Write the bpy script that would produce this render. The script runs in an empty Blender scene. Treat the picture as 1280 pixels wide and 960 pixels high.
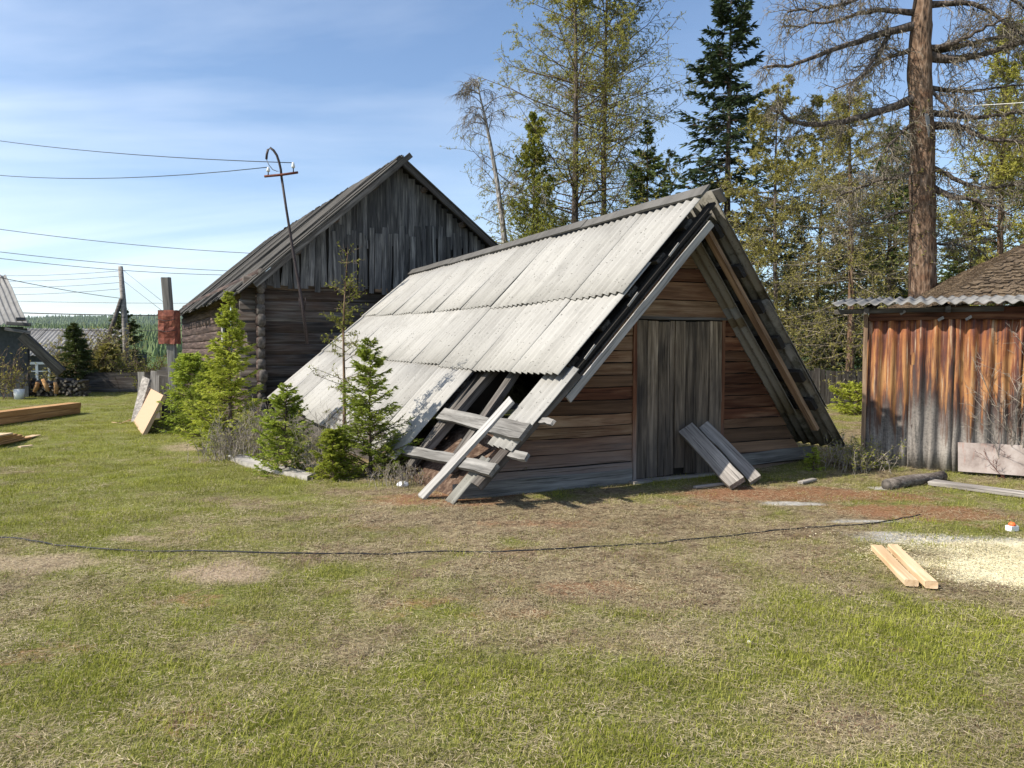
import bpy, math, random
import numpy as np
from mathutils import Vector, Matrix

R = math.radians
scene = bpy.context.scene
col = scene.collection
random.seed(7)

# ------------------------------------------------------------------ camera
FPX = 950.0                      # focal length in pixels of the 1280 wide photograph
EYE = Vector((0.0, 0.0, 1.6))
PITCH = math.atan(42.0 / FPX)    # horizon 42 px above the middle of the photograph
cam = bpy.data.cameras.new("camera")
cam.sensor_fit = 'HORIZONTAL'
cam.sensor_width = 36.0
cam.lens = 36.0 * FPX / 1280.0
cam.clip_start = 0.05
cam.clip_end = 20000.0
cam_ob = bpy.data.objects.new("camera", cam)
col.objects.link(cam_ob)
cam_ob.location = EYE
cam_ob.rotation_euler = (math.pi / 2 - PITCH, 0.0, 0.0)
scene.camera = cam_ob

# ------------------------------------------------------------------ sun and sky
SUN_EL = R(44.0)
SUN_PHI = R(20.0)                # the sun stands at the left, a little behind the photographer
TO_SUN = Vector((-math.cos(SUN_PHI) * math.cos(SUN_EL), -math.sin(SUN_PHI) * math.cos(SUN_EL), math.sin(SUN_EL)))
sun = bpy.data.lights.new("sun", 'SUN')
sun.energy = 5.0
sun.angle = R(0.53)
sun.color = (1.0, 0.93, 0.82)
sun_ob = bpy.data.objects.new("sun", sun)
col.objects.link(sun_ob)
sun_ob.rotation_euler = TO_SUN.to_track_quat('Z', 'Y').to_euler()

world = bpy.data.worlds.new("World")
scene.world = world
world.use_nodes = True
wn, wl = world.node_tree.nodes, world.node_tree.links
wn.clear()
w_out = wn.new('ShaderNodeOutputWorld')
w_bg = wn.new('ShaderNodeBackground')
w_bg.inputs['Strength'].default_value = 0.125
sky = wn.new('ShaderNodeTexSky')
sky.sky_type = 'NISHITA'
sky.sun_disc = False
sky.sun_elevation = SUN_EL
sky.sun_rotation = math.atan2(TO_SUN.x, TO_SUN.y)
sky.altitude = 300.0
sky.air_density = 1.0
sky.dust_density = 0.7
sky.ozone_density = 3.0
# thin high cloud streaks, laid on the sky by direction
w_tc = wn.new('ShaderNodeTexCoord')
w_sep = wn.new('ShaderNodeSeparateXYZ')
wl.new(w_tc.outputs['Generated'], w_sep.inputs[0])
def wmath(op, a, b=None, clamp=False):
    n = wn.new('ShaderNodeMath'); n.operation = op; n.use_clamp = clamp
    for i, v in enumerate((a, b)):
        if v is None: continue
        if isinstance(v, (int, float)): n.inputs[i].default_value = v
        else: wl.new(v, n.inputs[i])
    return n.outputs[0]
zc = wmath('ADD', wmath('MAXIMUM', w_sep.outputs[2], 0.0), 0.16)
cu = wmath('DIVIDE', w_sep.outputs[0], zc)
cv = wmath('DIVIDE', w_sep.outputs[1], zc)
w_comb = wn.new('ShaderNodeCombineXYZ')
wl.new(cu, w_comb.inputs[0]); wl.new(cv, w_comb.inputs[1])
w_map = wn.new('ShaderNodeMapping')
w_map.inputs['Rotation'].default_value = (0, 0, R(32))
w_map.inputs['Scale'].default_value = (0.28, 0.75, 1.0)
w_map.inputs['Location'].default_value = (1.7, 0.6, 0.0)
wl.new(w_comb.outputs[0], w_map.inputs[0])
w_no = wn.new('ShaderNodeTexNoise')
w_no.inputs['Scale'].default_value = 1.0
w_no.inputs['Detail'].default_value = 7.0
w_no.inputs['Roughness'].default_value = 0.55
w_no.inputs['Distortion'].default_value = 0.5
wl.new(w_map.outputs[0], w_no.inputs['Vector'])
w_rmp = wn.new('ShaderNodeMapRange')
w_rmp.inputs['From Min'].default_value = 0.36
w_rmp.inputs['From Max'].default_value = 0.80
w_rmp.inputs['To Max'].default_value = 0.8
wl.new(w_no.outputs['Fac'], w_rmp.inputs['Value'])
# the veil is thicker in the west (left) than over the trees
w_side = wn.new('ShaderNodeMapRange')
w_side.inputs['From Min'].default_value = 0.30
w_side.inputs['From Max'].default_value = -0.55
w_side.inputs['To Min'].default_value = 0.125
w_side.inputs['To Max'].default_value = 1.0
wl.new(w_sep.outputs[0], w_side.inputs['Value'])
w_fac = wmath('MULTIPLY', w_rmp.outputs[0], w_side.outputs[0], True)
w_mix = wn.new('ShaderNodeMix'); w_mix.data_type = 'RGBA'
wl.new(w_fac, w_mix.inputs['Factor'])
wl.new(sky.outputs[0], w_mix.inputs[6])
w_mix.inputs[7].default_value = (8.6, 8.9, 9.3, 1.0)
wl.new(w_mix.outputs[2], w_bg.inputs['Color'])
wl.new(w_bg.outputs[0], w_out.inputs['Surface'])

scene.view_settings.view_transform = 'Standard'
scene.view_settings.look = 'None'
scene.view_settings.exposure = 0.62
scene.view_settings.gamma = 1.0
scene.render.engine = 'CYCLES'
scene.cycles.max_bounces = 5
scene.cycles.diffuse_bounces = 3
scene.cycles.glossy_bounces = 2
scene.cycles.transmission_bounces = 3
scene.cycles.transparent_max_bounces = 4

# ------------------------------------------------------------------ helpers
def smooth(e0, e1, x):
    t = np.clip((np.asarray(x, float) - e0) / (e1 - e0), 0, 1)
    return t * t * (3 - 2 * t)

def vnoise(x, y, seed=0):
    x = np.asarray(x, float); y = np.asarray(y, float)
    xi = np.floor(x).astype(np.int64); yi = np.floor(y).astype(np.int64)
    xf = x - xi; yf = y - yi
    def h(a, b):
        n = (a * 374761393 + b * 668265263 + seed * 974711) & 0x7fffffff
        n = ((n ^ (n >> 13)) * 1274126177) & 0x7fffffff
        return ((n ^ (n >> 16)) & 0xffff) / 65535.0
    u = xf * xf * (3 - 2 * xf); v = yf * yf * (3 - 2 * yf)
    return (h(xi, yi) * (1 - u) + h(xi + 1, yi) * u) * (1 - v) + (h(xi, yi + 1) * (1 - u) + h(xi + 1, yi + 1) * u) * v

def fbm(x, y, seed=0, octv=4, gain=0.5):
    s = 0.0; a = 1.0; t = 0.0
    for o in range(octv):
        s = s + a * vnoise(np.asarray(x) * 2 ** o, np.asarray(y) * 2 ** o, seed + o * 17)
        t += a; a *= gain
    return s / t

def ground_z(x, y):
    """height of the land: a nearly level yard, a drop to the valley, wooded hills beyond"""
    x = np.asarray(x, float); y = np.asarray(y, float)
    near = np.exp(-((x / 40.0) ** 2 + ((y - 10) / 35.0) ** 2))
    z = near * ((fbm(x / 2.3, y / 2.3, 3) - 0.5) * 0.10 + (fbm(x / 0.5, y / 0.5, 5, 2) - 0.5) * 0.025)
    z = z + 0.13 * smooth(2.5, 5.0, x) * smooth(9.0, 10.5, y) * (1 - smooth(20, 30, y))
    z = z - 9.0 * smooth(27.0, 150.0, y)
    z = z + 35.0 * smooth(160.0, 1000.0, y) + 3.0 * (fbm(x / 160.0, y / 200.0, 9) - 0.5) * smooth(150, 400, y)
    z = z + 98.0 * smooth(1300.0, 3000.0, y) * (0.92 + 0.16 * fbm(x / 900.0, y / 4000.0, 11))
    return z

def gz(x, y):
    return float(ground_z(x, y))

def ray(px, py):
    d = Vector(((px - 640) / FPX, (480 - py) / FPX, -1.0))
    d.rotate(cam_ob.rotation_euler)
    return d

def at(px, py, Y):
    d = ray(px, py)
    return EYE + d * (Y / d.y)

def spot(px, py):
    """where the line of sight through that place of the photograph meets the ground"""
    d = ray(px, py); t = 2.0; dt = 0.1
    while t < 400:
        p = EYE + d * t
        if p.z <= gz(p.x, p.y):
            lo, hi = t - dt, t
            for _ in range(20):
                m = (lo + hi) / 2; p = EYE + d * m
                if p.z <= gz(p.x, p.y): hi = m
                else: lo = m
            return EYE + d * hi
        t += dt
    return EYE + d * 400

class Buf:
    """collects vertices and faces (any count of corners) for one mesh"""
    def __init__(self):
        self.v = []; self.f = []; self.m = []; self.n = 0
    def add(self, verts, faces, mat=0):
        verts = np.asarray(verts, float).reshape(-1, 3)
        faces = np.asarray(faces, np.int64)
        self.v.append(verts); self.f.append(faces + self.n); self.m.append(mat); self.n += len(verts)
    def mesh(self, name, mats, smooth_shade=False):
        me = bpy.data.meshes.new(name)
        v = np.concatenate(self.v) if self.v else np.zeros((0, 3))
        me.vertices.add(len(v)); me.vertices.foreach_set('co', v.astype(np.float32).ravel())
        loops = np.concatenate([f.ravel() for f in self.f])
        sizes = np.concatenate([np.full(len(f), f.shape[1]) for f in self.f])
        mi = np.concatenate([np.full(len(f), m) for f, m in zip(self.f, self.m)])
        me.loops.add(len(loops)); me.loops.foreach_set('vertex_index', loops.astype(np.int32))
        me.polygons.add(len(sizes))
        me.polygons.foreach_set('loop_start', np.concatenate([[0], np.cumsum(sizes)[:-1]]).astype(np.int32))
        me.polygons.foreach_set('loop_total', sizes.astype(np.int32))
        me.polygons.foreach_set('material_index', mi.astype(np.int32))
        me.polygons.foreach_set('use_smooth', np.full(len(sizes), smooth_shade))
        me.update(calc_edges=True)
        for m in (mats if isinstance(mats, (list, tuple)) else [mats]):
            me.materials.append(m)
        return me

def link(name, data, parent=None, loc=(0, 0, 0), rot=None, mat=None):
    o = bpy.data.objects.new(name, data)
    col.objects.link(o)
    o.parent = parent
    if mat is not None: o.matrix_local = mat
    else:
        o.location = loc
        if rot is not None: o.rotation_euler = rot
    return o

def tag(o, label=None, category=None, group=None, kind=None):
    if label: o['label'] = label
    if category: o['category'] = category
    if group: o['group'] = group
    if kind or category: o['kind'] = kind or 'thing'
    return o

def thing(name, label, category, loc=(0, 0, 0), rz=0.0, group=None):
    o = link(name, None, None, loc, (0, 0, rz))
    o.empty_display_size = 0.2
    return tag(o, label, category, group)

def basis(p0, p1, up):
    x = (p1 - p0).normalized()
    up = Vector(up)
    z = (up - x * up.dot(x)).normalized()
    y = z.cross(x)
    m = Matrix.Identity(4)
    for i in range(3):
        m[i][0], m[i][1], m[i][2] = x[i], y[i], z[i]
    c = (p0 + p1) / 2
    m[0][3], m[1][3], m[2][3] = c
    return m

def plank_mesh(name, L, w, t, mat, seg=4, jit=0.004, bow=0.0, skew=0.0, chamfer=0.0, trap=None):
    """a sawn board: long axis x, width y, thickness z, slightly uneven; trap=(a,b) cuts the ends on a slant"""
    b = Buf()
    if chamfer > 0:
        c = chamfer
        prof = [(-w/2 + c, -t/2), (w/2 - c, -t/2), (w/2, -t/2 + c), (w/2, t/2 - c), (w/2 - c, t/2), (-w/2 + c, t/2), (-w/2, t/2 - c), (-w/2, -t/2 + c)]
    else:
        prof = [(-w/2, -t/2), (w/2, -t/2), (w/2, t/2), (-w/2, t/2)]
    n = len(prof); v = []
    sh = [random.uniform(-jit, jit) for _ in range(seg + 1)]
    wj = [random.uniform(-jit, jit) for _ in range(seg + 1)]
    for i in range(seg + 1):
        s = i / seg
        for (y, z) in prof:
            x = -L/2 + L * s
            if i == 0: x += skew * y * random.uniform(0.4, 1) + random.uniform(-jit, jit)
            if i == seg: x += skew * y * random.uniform(-1, 0.4) + random.uniform(-jit, jit)
            if trap:
                x += (trap[0] if i == 0 else trap[1] if i == seg else 0) * (y / w)
            v.append((x, y + sh[i] + (wj[i] if y > 0 else -wj[i]) * 0.5, z + bow * (1 - (2*s - 1)**2) + random.uniform(-jit, jit) * 0.4))
    f = []
    for i in range(seg):
        for k in range(n):
            a = i*n + k; c2 = i*n + (k+1) % n
            f.append((a, a + n, c2 + n, c2)[::-1])
    b.add(v, f)
    b.add(np.zeros((0, 3)), np.zeros((0, 4), int))
    me_f = [tuple(range(n))[::-1], tuple(seg*n + k for k in range(n))]
    b.n = 0
    b.add(np.zeros((0, 3)), np.array(me_f))
    return b.mesh(name, mat)

def plank(name, p0, p1, w, t, up, mat, parent=None, **kw):
    p0 = Vector(p0); p1 = Vector(p1)
    me = plank_mesh(name, (p1 - p0).length, w, t, mat, **kw)
    return link(name, me, parent, mat=basis(p0, p1, up))

def tube_arrays(pts, rad, sides=6, caps=True):
    pts = np.asarray(pts, float); n = len(pts)
    rad = np.broadcast_to(np.asarray(rad, float), (n,))
    tg = np.gradient(pts, axis=0)
    tg /= np.linalg.norm(tg, axis=1)[:, None] + 1e-9
    ref = np.array([0, 0, 1.0]) if abs(tg[0][2]) < 0.9 else np.array([1.0, 0, 0])
    a = np.cross(tg, ref); a /= np.linalg.norm(a, axis=1)[:, None] + 1e-9
    b = np.cross(tg, a)
    th = np.arange(sides) * 2 * math.pi / sides
    v = pts[:, None] + rad[:, None, None] * (a[:, None] * np.cos(th)[None, :, None] + b[:, None] * np.sin(th)[None, :, None])
    i = np.arange(n - 1)[:, None] * sides; k = np.arange(sides)[None]; k2 = (k + 1) % sides
    q = np.stack([i + k, i + k2, i + sides + k2, i + sides + k], -1).reshape(-1, 4)
    cf = np.array([list(range(sides))[::-1], [(n-1)*sides + j for j in range(sides)]]) if caps else None
    return v.reshape(-1, 3), q, cf

def add_tube(buf, pts, rad, sides=6, mat=0):
    v, q, c = tube_arrays(pts, rad, sides)
    k = buf.n
    buf.add(v, q, mat)
    buf.f.append(c + k); buf.m.append(mat); buf.v.append(np.zeros((0, 3)))

def tube(name, pts, rad, mat, parent=None, sides=6, smooth_shade=True):
    """a bent pipe, wire or log as one mesh with its origin at its first point"""
    pts = [Vector(p) for p in pts]
    b = Buf(); o = pts[0].copy()
    add_tube(b, [p - o for p in pts], rad, sides)
    return link(name, b.mesh(name, mat, smooth_shade), parent, o)

def box_buf(buf, lo, hi, mat=0):
    x0, y0, z0 = lo; x1, y1, z1 = hi
    v = [(x0,y0,z0),(x1,y0,z0),(x1,y1,z0),(x0,y1,z0),(x0,y0,z1),(x1,y0,z1),(x1,y1,z1),(x0,y1,z1)]
    f = [(0,3,2,1),(4,5,6,7),(0,1,5,4),(1,2,6,5),(2,3,7,6),(3,0,4,7)]
    buf.add(v, f, mat)

def box(name, lo, hi, mat, parent=None):
    c = [(a + b) / 2 for a, b in zip(lo, hi)]
    b = Buf()
    box_buf(b, [a - k for a, k in zip(lo, c)], [a - k for a, k in zip(hi, c)])
    return link(name, b.mesh(name, mat), parent, c)

def prism(name, poly, axis, depth, mat, parent=None):
    """a plate: polygon corners (3-D, counter-clockwise seen from the axis side) pushed back along -axis"""
    ax = Vector(axis).normalized() * depth
    p = [Vector(q) for q in poly]; o = sum(p, Vector()) / len(p)
    n = len(p)
    v = [q - o for q in p] + [q - o - ax for q in p]
    b = Buf()
    b.add(v, np.array([[i, n + i, n + (i+1) % n, (i+1) % n] for i in range(n)]))
    b.f.append(np.array([list(range(n))])); b.m.append(0); b.v.append(np.zeros((0, 3)))
    b.f.append(np.array([[n + i for i in range(n)][::-1]])); b.m.append(0); b.v.append(np.zeros((0, 3)))
    return link(name, b.mesh(name, mat), parent, o)
# ------------------------------------------------------------------ materials
class Nodes:
    def __init__(self, name):
        self.m = bpy.data.materials.new(name); self.m.use_nodes = True
        self.n = self.m.node_tree.nodes; self.l = self.m.node_tree.links
        self.n.clear()
        self.out = self.n.new('ShaderNodeOutputMaterial')
    def put(self, sock, v):
        if isinstance(v, (int, float)): sock.default_value = v
        elif isinstance(v, (tuple, list)):
            sock.default_value = tuple(v) + ((1.0,) if len(v) == 3 and sock.type == 'RGBA' else ())
        else: self.l.new(v, sock)
    def coord(self, kind='Object'):
        return self.n.new('ShaderNodeTexCoord').outputs[kind]
    def pos(self):
        return self.n.new('ShaderNodeNewGeometry').outputs['Position']
    def rnd(self):
        return self.n.new('ShaderNodeObjectInfo').outputs['Random']
    def attr(self, name, typ='GEOMETRY', out='Fac'):
        a = self.n.new('ShaderNodeAttribute'); a.attribute_name = name; a.attribute_type = typ
        return a.outputs[out]
    def sep(self, v):
        s = self.n.new('ShaderNodeSeparateXYZ'); self.put(s.inputs[0], v); return s.outputs
    def math(self, op, a, b=0.0, clamp=False):
        n = self.n.new('ShaderNodeMath'); n.operation = op; n.use_clamp = clamp
        self.put(n.inputs[0], a); self.put(n.inputs[1], b); return n.outputs[0]
    def vmath(self, op, a, b):
        n = self.n.new('ShaderNodeVectorMath'); n.operation = op
        self.put(n.inputs[0], a); self.put(n.inputs[1], b); return n.outputs[0]
    def noise(self, vec, scale=1.0, detail=4.0, rough=0.55, dist=0.0):
        n = self.n.new('ShaderNodeTexNoise'); self.put(n.inputs['Vector'], vec)
        n.inputs['Scale'].default_value = scale; n.inputs['Detail'].default_value = detail
        n.inputs['Roughness'].default_value = rough; n.inputs['Distortion'].default_value = dist
        return n.outputs['Fac']
    def voro(self, vec, scale=1.0):
        n = self.n.new('ShaderNodeTexVoronoi'); self.put(n.inputs['Vector'], vec)
        n.inputs['Scale'].default_value = scale; return n.outputs['Distance']
    def ramp(self, fac, stops):
        n = self.n.new('ShaderNodeValToRGB'); self.put(n.inputs[0], fac)
        e = n.color_ramp.elements
        while len(e) < len(stops): e.new(0.5)
        for i, (p, c) in enumerate(stops):
            e[i].position = p; e[i].color = tuple(c) + (1.0,) if len(c) == 3 else c
        return n.outputs[0]
    def range(self, v, a, b, c=0.0, d=1.0):
        n = self.n.new('ShaderNodeMapRange'); self.put(n.inputs['Value'], v)
        for k, x in zip(('From Min', 'From Max', 'To Min', 'To Max'), (a, b, c, d)): n.inputs[k].default_value = x
        return n.outputs[0]
    def mix(self, fac, a, b, mode='MIX'):
        n = self.n.new('ShaderNodeMix'); n.data_type = 'RGBA'; n.blend_type = mode
        self.put(n.inputs['Factor'], fac); self.put(n.inputs[6], a); self.put(n.inputs[7], b)
        return n.outputs[2]
    def hsv(self, colr, v=1.0, s=1.0, h=0.5):
        n = self.n.new('ShaderNodeHueSaturation'); self.put(n.inputs['Color'], colr)
        self.put(n.inputs['Value'], v); self.put(n.inputs['Saturation'], s); self.put(n.inputs['Hue'], h)
        return n.outputs[0]
    def bump(self, h, strength=0.4, dist=0.01):
        n = self.n.new('ShaderNodeBump'); self.put(n.inputs['Height'], h)
        n.inputs['Strength'].default_value = strength; n.inputs['Distance'].default_value = dist
        return n.outputs[0]
    def done(self, colr, rough=0.85, normal=None, metal=0.0, spec=0.25, translucent=0.0, tcol=None):
        p = self.n.new('ShaderNodeBsdfPrincipled')
        self.put(p.inputs['Base Color'], colr); self.put(p.inputs['Roughness'], rough)
        self.put(p.inputs['Metallic'], metal); p.inputs['Specular IOR Level'].default_value = spec
        if normal is not None: self.l.new(normal, p.inputs['Normal'])
        s = p.outputs[0]
        if translucent > 0:
            t = self.n.new('ShaderNodeBsdfTranslucent'); self.put(t.inputs['Color'], tcol or colr)
            x = self.n.new('ShaderNodeMixShader'); x.inputs[0].default_value = translucent
            self.l.new(s, x.inputs[1]); self.l.new(t.outputs[0], x.inputs[2]); s = x.outputs[0]
        self.l.new(s, self.out.inputs['Surface'])
        return self.m
    def jitter(self, vec, amount=40.0):
        r = self.rnd()
        c = self.n.new('ShaderNodeCombineXYZ')
        for i, k in enumerate((1.0, 1.7, 2.3)): self.l.new(self.math('MULTIPLY', r, amount * k), c.inputs[i])
        return self.vmath('ADD', vec, c.outputs[0])

def wood(name, dark, mid, light, stain=None, stain_amt=0.5, var=0.35, rough=0.88, low=None, grain=1.0, bump=0.5, crack=0.75, axis=0, alt=None):
    """weathered timber with the grain along the piece's own long axis; low=(z0,z1,colour): greyed by wet near the ground"""
    N = Nodes(name)
    v = N.jitter(N.coord())
    def stretch(a, b):
        s = [b, b, b]; s[axis] = a
        return N.vmath('MULTIPLY', v, tuple(s))
    n1 = N.noise(stretch(1.1 * grain, 16 * grain), 1.0, 6, 0.6, 0.6)
    n2 = N.noise(stretch(1.6 * grain, 62 * grain), 1.0, 3, 0.6)
    n3 = N.noise(stretch(0.9, 2.2), 1.3, 4, 0.55)
    c = N.ramp(n1, [(0.28, dark), (0.5, mid), (0.72, light)])
    if stain: c = N.mix(N.math('MULTIPLY', N.range(n3, 0.42, 0.68), stain_amt), c, stain)
    if low:
        z = N.sep(N.pos())[2]
        zz = N.math('ADD', z, N.math('MULTIPLY', N.math('SUBTRACT', n3, 0.5), 0.9 * (low[1] - low[0])))
        c = N.mix(N.range(zz, low[1], low[0], 0.0, low[3] if len(low) > 3 else 0.85), c, low[2])
    ck = N.range(n2, 0.30, 0.44, crack, 0.0)
    c = N.mix(ck, c, tuple(x * 0.18 for x in dark))
    r = N.rnd()
    r2 = N.math('FRACT', N.math('MULTIPLY', r, 7.31))
    if alt: c = N.mix(N.range(r2, 0.45, 1.0, 0.0, 0.85), c, N.ramp(n1, [(0.28, tuple(x * 0.5 for x in alt)), (0.55, alt), (0.75, tuple(min(1, x * 1.35) for x in alt))]))
    c = N.hsv(c, N.range(r, 0, 1, 1 - var, 1 + var), 1.0, 0.5)
    h = N.math('ADD', N.math('MULTIPLY', n1, 0.5), n2)
    return N.done(c, rough, N.bump(h, bump, 0.006), spec=0.15)

def plain(name, colr, rough=0.8, metal=0.0, vary=0.15, scale=6.0, bump=0.15, spec=0.25):
    N = Nodes(name)
    n = N.noise(N.jitter(N.coord()), scale, 5, 0.6)
    c = N.mix(N.range(n, 0.3, 0.7), tuple(x * (1 - vary) for x in colr), tuple(min(1, x * (1 + vary)) for x in colr))
    return N.done(c, rough, N.bump(n, bump, 0.004), metal, spec)

def leaf(name, a, b, trans=0.35, var=0.25, rough=0.6):
    N = Nodes(name)
    r = N.rnd()
    n = N.noise(N.pos(), 1.7, 3, 0.6)
    n2 = N.noise(N.pos(), 23.0, 1, 0.5)
    f = N.math('ADD', N.math('MULTIPLY', n, 0.6), N.math('MULTIPLY', n2, 0.4))
    c = N.mix(N.range(f, 0.36, 0.64), a, b)
    c = N.hsv(c, N.range(r, 0, 1, 1 - var, 1 + var))
    return N.done(c, rough, None, 0, 0.2, trans)

M = {}
# gable of the steep shed: warm brown boards, silvered by wet near the ground
M['gable_wood'] = wood('brown_gable_boards', (0.028, 0.012, 0.008), (0.105, 0.045, 0.024), (0.22, 0.125, 0.072), stain=(0.085, 0.030, 0.018), stain_amt=0.6, var=0.42, alt=(0.16, 0.098, 0.058), low=(0.0, 0.75, (0.17, 0.155, 0.145), 0.92))
M['gable_pale'] = wood('pale_gable_boards', (0.075, 0.042, 0.024), (0.24, 0.155, 0.092), (0.38, 0.275, 0.18), stain=(0.13, 0.056, 0.03), stain_amt=0.65, var=0.2)
M['door_wood'] = wood('grey_door_boards', (0.036, 0.027, 0.020), (0.165, 0.128, 0.088), (0.39, 0.315, 0.23), stain=(0.04, 0.034, 0.030), stain_amt=0.85, var=0.3, low=(0.0, 1.6, (0.058, 0.052, 0.050), 0.7), crack=0.9)
M['grey_wood'] = wood('silver_grey_wood', (0.075, 0.072, 0.066), (0.19, 0.184, 0.172), (0.32, 0.31, 0.29), stain=(0.12, 0.11, 0.10), stain_amt=0.5, var=0.2)
M['dark_wood'] = wood('dark_weathered_wood', (0.028, 0.026, 0.024), (0.085, 0.078, 0.070), (0.19, 0.175, 0.16), stain=(0.05, 0.035, 0.028), var=0.35)
M['barn_board'] = wood('barn_gable_boards', (0.030, 0.030, 0.031), (0.095, 0.093, 0.092), (0.25, 0.24, 0.225), stain=(0.075, 0.075, 0.08), stain_amt=0.7, var=0.45, crack=0.85)
M['barn_log'] = wood('barn_logs', (0.020, 0.017, 0.015), (0.066, 0.058, 0.053), (0.16, 0.147, 0.133), stain=(0.10, 0.052, 0.030), stain_amt=0.45, var=0.3, grain=0.8, bump=0.8)
M['barn_log_warm'] = wood('barn_side_logs', (0.026, 0.018, 0.016), (0.085, 0.058, 0.049), (0.20, 0.15, 0.128), stain=(0.04, 0.032, 0.030), stain_amt=0.6, var=0.3, grain=0.8, bump=0.8)
M['barn_roof'] = wood('barn_roof_boards', (0.026, 0.024, 0.022), (0.068, 0.063, 0.056), (0.14, 0.128, 0.113), stain=(0.05, 0.046, 0.035), var=0.3)
M['fresh_wood'] = wood('fresh_sawn_wood', (0.44, 0.29, 0.16), (0.62, 0.45, 0.28), (0.72, 0.57, 0.40), stain=(0.50, 0.33, 0.18), var=0.08, crack=0.1, bump=0.15, rough=0.7)
M['fresh_side'] = wood('sawn_beam_wood', (0.24, 0.125, 0.05), (0.42, 0.245, 0.11), (0.58, 0.37, 0.19), stain=(0.30, 0.16, 0.07), var=0.12, crack=0.2, bump=0.2)
M['white_plank'] = wood('whitewashed_plank', (0.17, 0.16, 0.15), (0.31, 0.30, 0.285), (0.41, 0.40, 0.385), stain=(0.27, 0.25, 0.22), var=0.05, crack=0.6)
M['beam_wood'] = wood('old_beam_wood', (0.10, 0.09, 0.08), (0.30, 0.275, 0.25), (0.52, 0.485, 0.44), stain=(0.15, 0.135, 0.125), stain_amt=0.6, var=0.15)
M['rafter_wood'] = wood('rafter_wood', (0.09, 0.055, 0.035), (0.23, 0.155, 0.10), (0.37, 0.27, 0.18), stain=(0.12, 0.08, 0.055), var=0.2)
M['bark_log'] = wood('bark_log', (0.035, 0.03, 0.026), (0.12, 0.10, 0.085), (0.26, 0.23, 0.20), var=0.2, grain=2.0, bump=1.0)
M['end_grain'] = plain('log_end_grain', (0.30, 0.25, 0.20), 0.9, vary=0.5, scale=18, bump=0.5)
M['chipboard'] = plain('pale_chipboard', (0.43, 0.295, 0.19), 0.75, vary=0.08, scale=60, bump=0.1)
M['chip_edge'] = plain('chipboard_edge', (0.42, 0.24, 0.13), 0.85, vary=0.2, scale=60)
M['shade'] = plain('painted_shade', (0.02, 0.018, 0.016), 0.95)  # near-black colour put in for shade in gaps and openings
M['iron'] = plain('dark_iron', (0.045, 0.035, 0.035), 0.6, 0.3, 0.4, 30, 0.2)
M['rust_bar'] = plain('rusty_bar', (0.13, 0.045, 0.03), 0.75, 0.2, 0.4, 30, 0.3)
M['porcelain'] = plain('white_porcelain', (0.62, 0.62, 0.60), 0.3, vary=0.05)
M['wire'] = plain('dark_wire', (0.03, 0.03, 0.033), 0.6)
M['wire_far'] = plain('weathered_wire', (0.12, 0.12, 0.13), 0.6)
M['wire_pale'] = plain('pale_wire', (0.75, 0.75, 0.72), 0.6)
M['cable'] = plain('black_cable', (0.018, 0.019, 0.022), 0.55)
M['stone'] = plain('pale_stone', (0.42, 0.40, 0.37), 0.9, vary=0.3, scale=12, bump=0.6)
M['concrete'] = plain('weathered_concrete', (0.33, 0.31, 0.28), 0.9, vary=0.3, scale=9, bump=0.5)
M['orange'] = plain('orange_plastic', (0.75, 0.14, 0.04), 0.45, vary=0.1)
M['white_paint'] = plain('white_paint', (0.72, 0.73, 0.74), 0.6, vary=0.1)
M['blue_paint'] = plain('blue_grey_wood', (0.045, 0.052, 0.058), 0.85, vary=0.3, scale=8)
M['sack'] = plain('grey_sheeting', (0.36, 0.36, 0.36), 0.8, vary=0.2, scale=14)
N = Nodes('window_glass'); M['glass'] = N.done((0.03, 0.04, 0.055), 0.08, None, 0.0, 0.6)

def sheeting(name, base, dirt, spots, var=0.07, moss=None):
    """asbestos-cement sheet: chalky, rain streaks down the slope (local y), lichen specks"""
    N = Nodes(name)
    o = N.jitter(N.coord(), 25)
    st = N.noise(N.vmath('MULTIPLY', o, (7.0, 0.7, 7.0)), 1.0, 5, 0.6)
    bl = N.noise(o, 2.2, 6, 0.65)
    sp = N.noise(o, 34.0, 2, 0.5)
    c = N.mix(N.math('MULTIPLY', N.range(st, 0.42, 0.75), 0.7), base, dirt)
    c = N.mix(N.math('MULTIPLY', N.range(bl, 0.50, 0.74), 0.5), c, tuple(x * 0.8 for x in dirt))
    c = N.mix(N.range(sp, 0.655, 0.72, 0, 0.75), c, spots)
    if moss: c = N.mix(N.range(N.noise(o, 5.0, 6, 0.7), 0.5, 0.62, 0, 0.8), c, moss)
    c = N.hsv(c, N.range(N.rnd(), 0, 1, 1 - var, 1 + var))
    return N.done(c, 0.9, N.bump(bl, 0.25, 0.004), spec=0.15)
M['sheet'] = sheeting('cement_roof_sheet', (0.335, 0.325, 0.302), (0.225, 0.216, 0.198), (0.06, 0.057, 0.05), 0.11)
M['sheet_dark'] = sheeting('stained_shade_sheet', (0.24, 0.23, 0.205), (0.14, 0.13, 0.11), (0.05, 0.045, 0.04), 0.15, (0.06, 0.06, 0.04))  # stained and mossy, darkened further to put in shade under the right slope
M['eave_sheet'] = sheeting('weathered_eave_sheet', (0.21, 0.205, 0.195), (0.12, 0.115, 0.105), (0.06, 0.055, 0.05), 0.1)
M['sheet_old'] = sheeting('old_grey_roof_sheet', (0.25, 0.247, 0.24), (0.165, 0.16, 0.152), (0.1, 0.095, 0.085), 0.1)
M['sheet_under'] = sheeting('stained_shade_lower_sheet', (0.235, 0.23, 0.205), (0.15, 0.142, 0.12), (0.08, 0.075, 0.06), 0.1)  # darkened beyond its stains to put in the shade under the overhang
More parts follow.
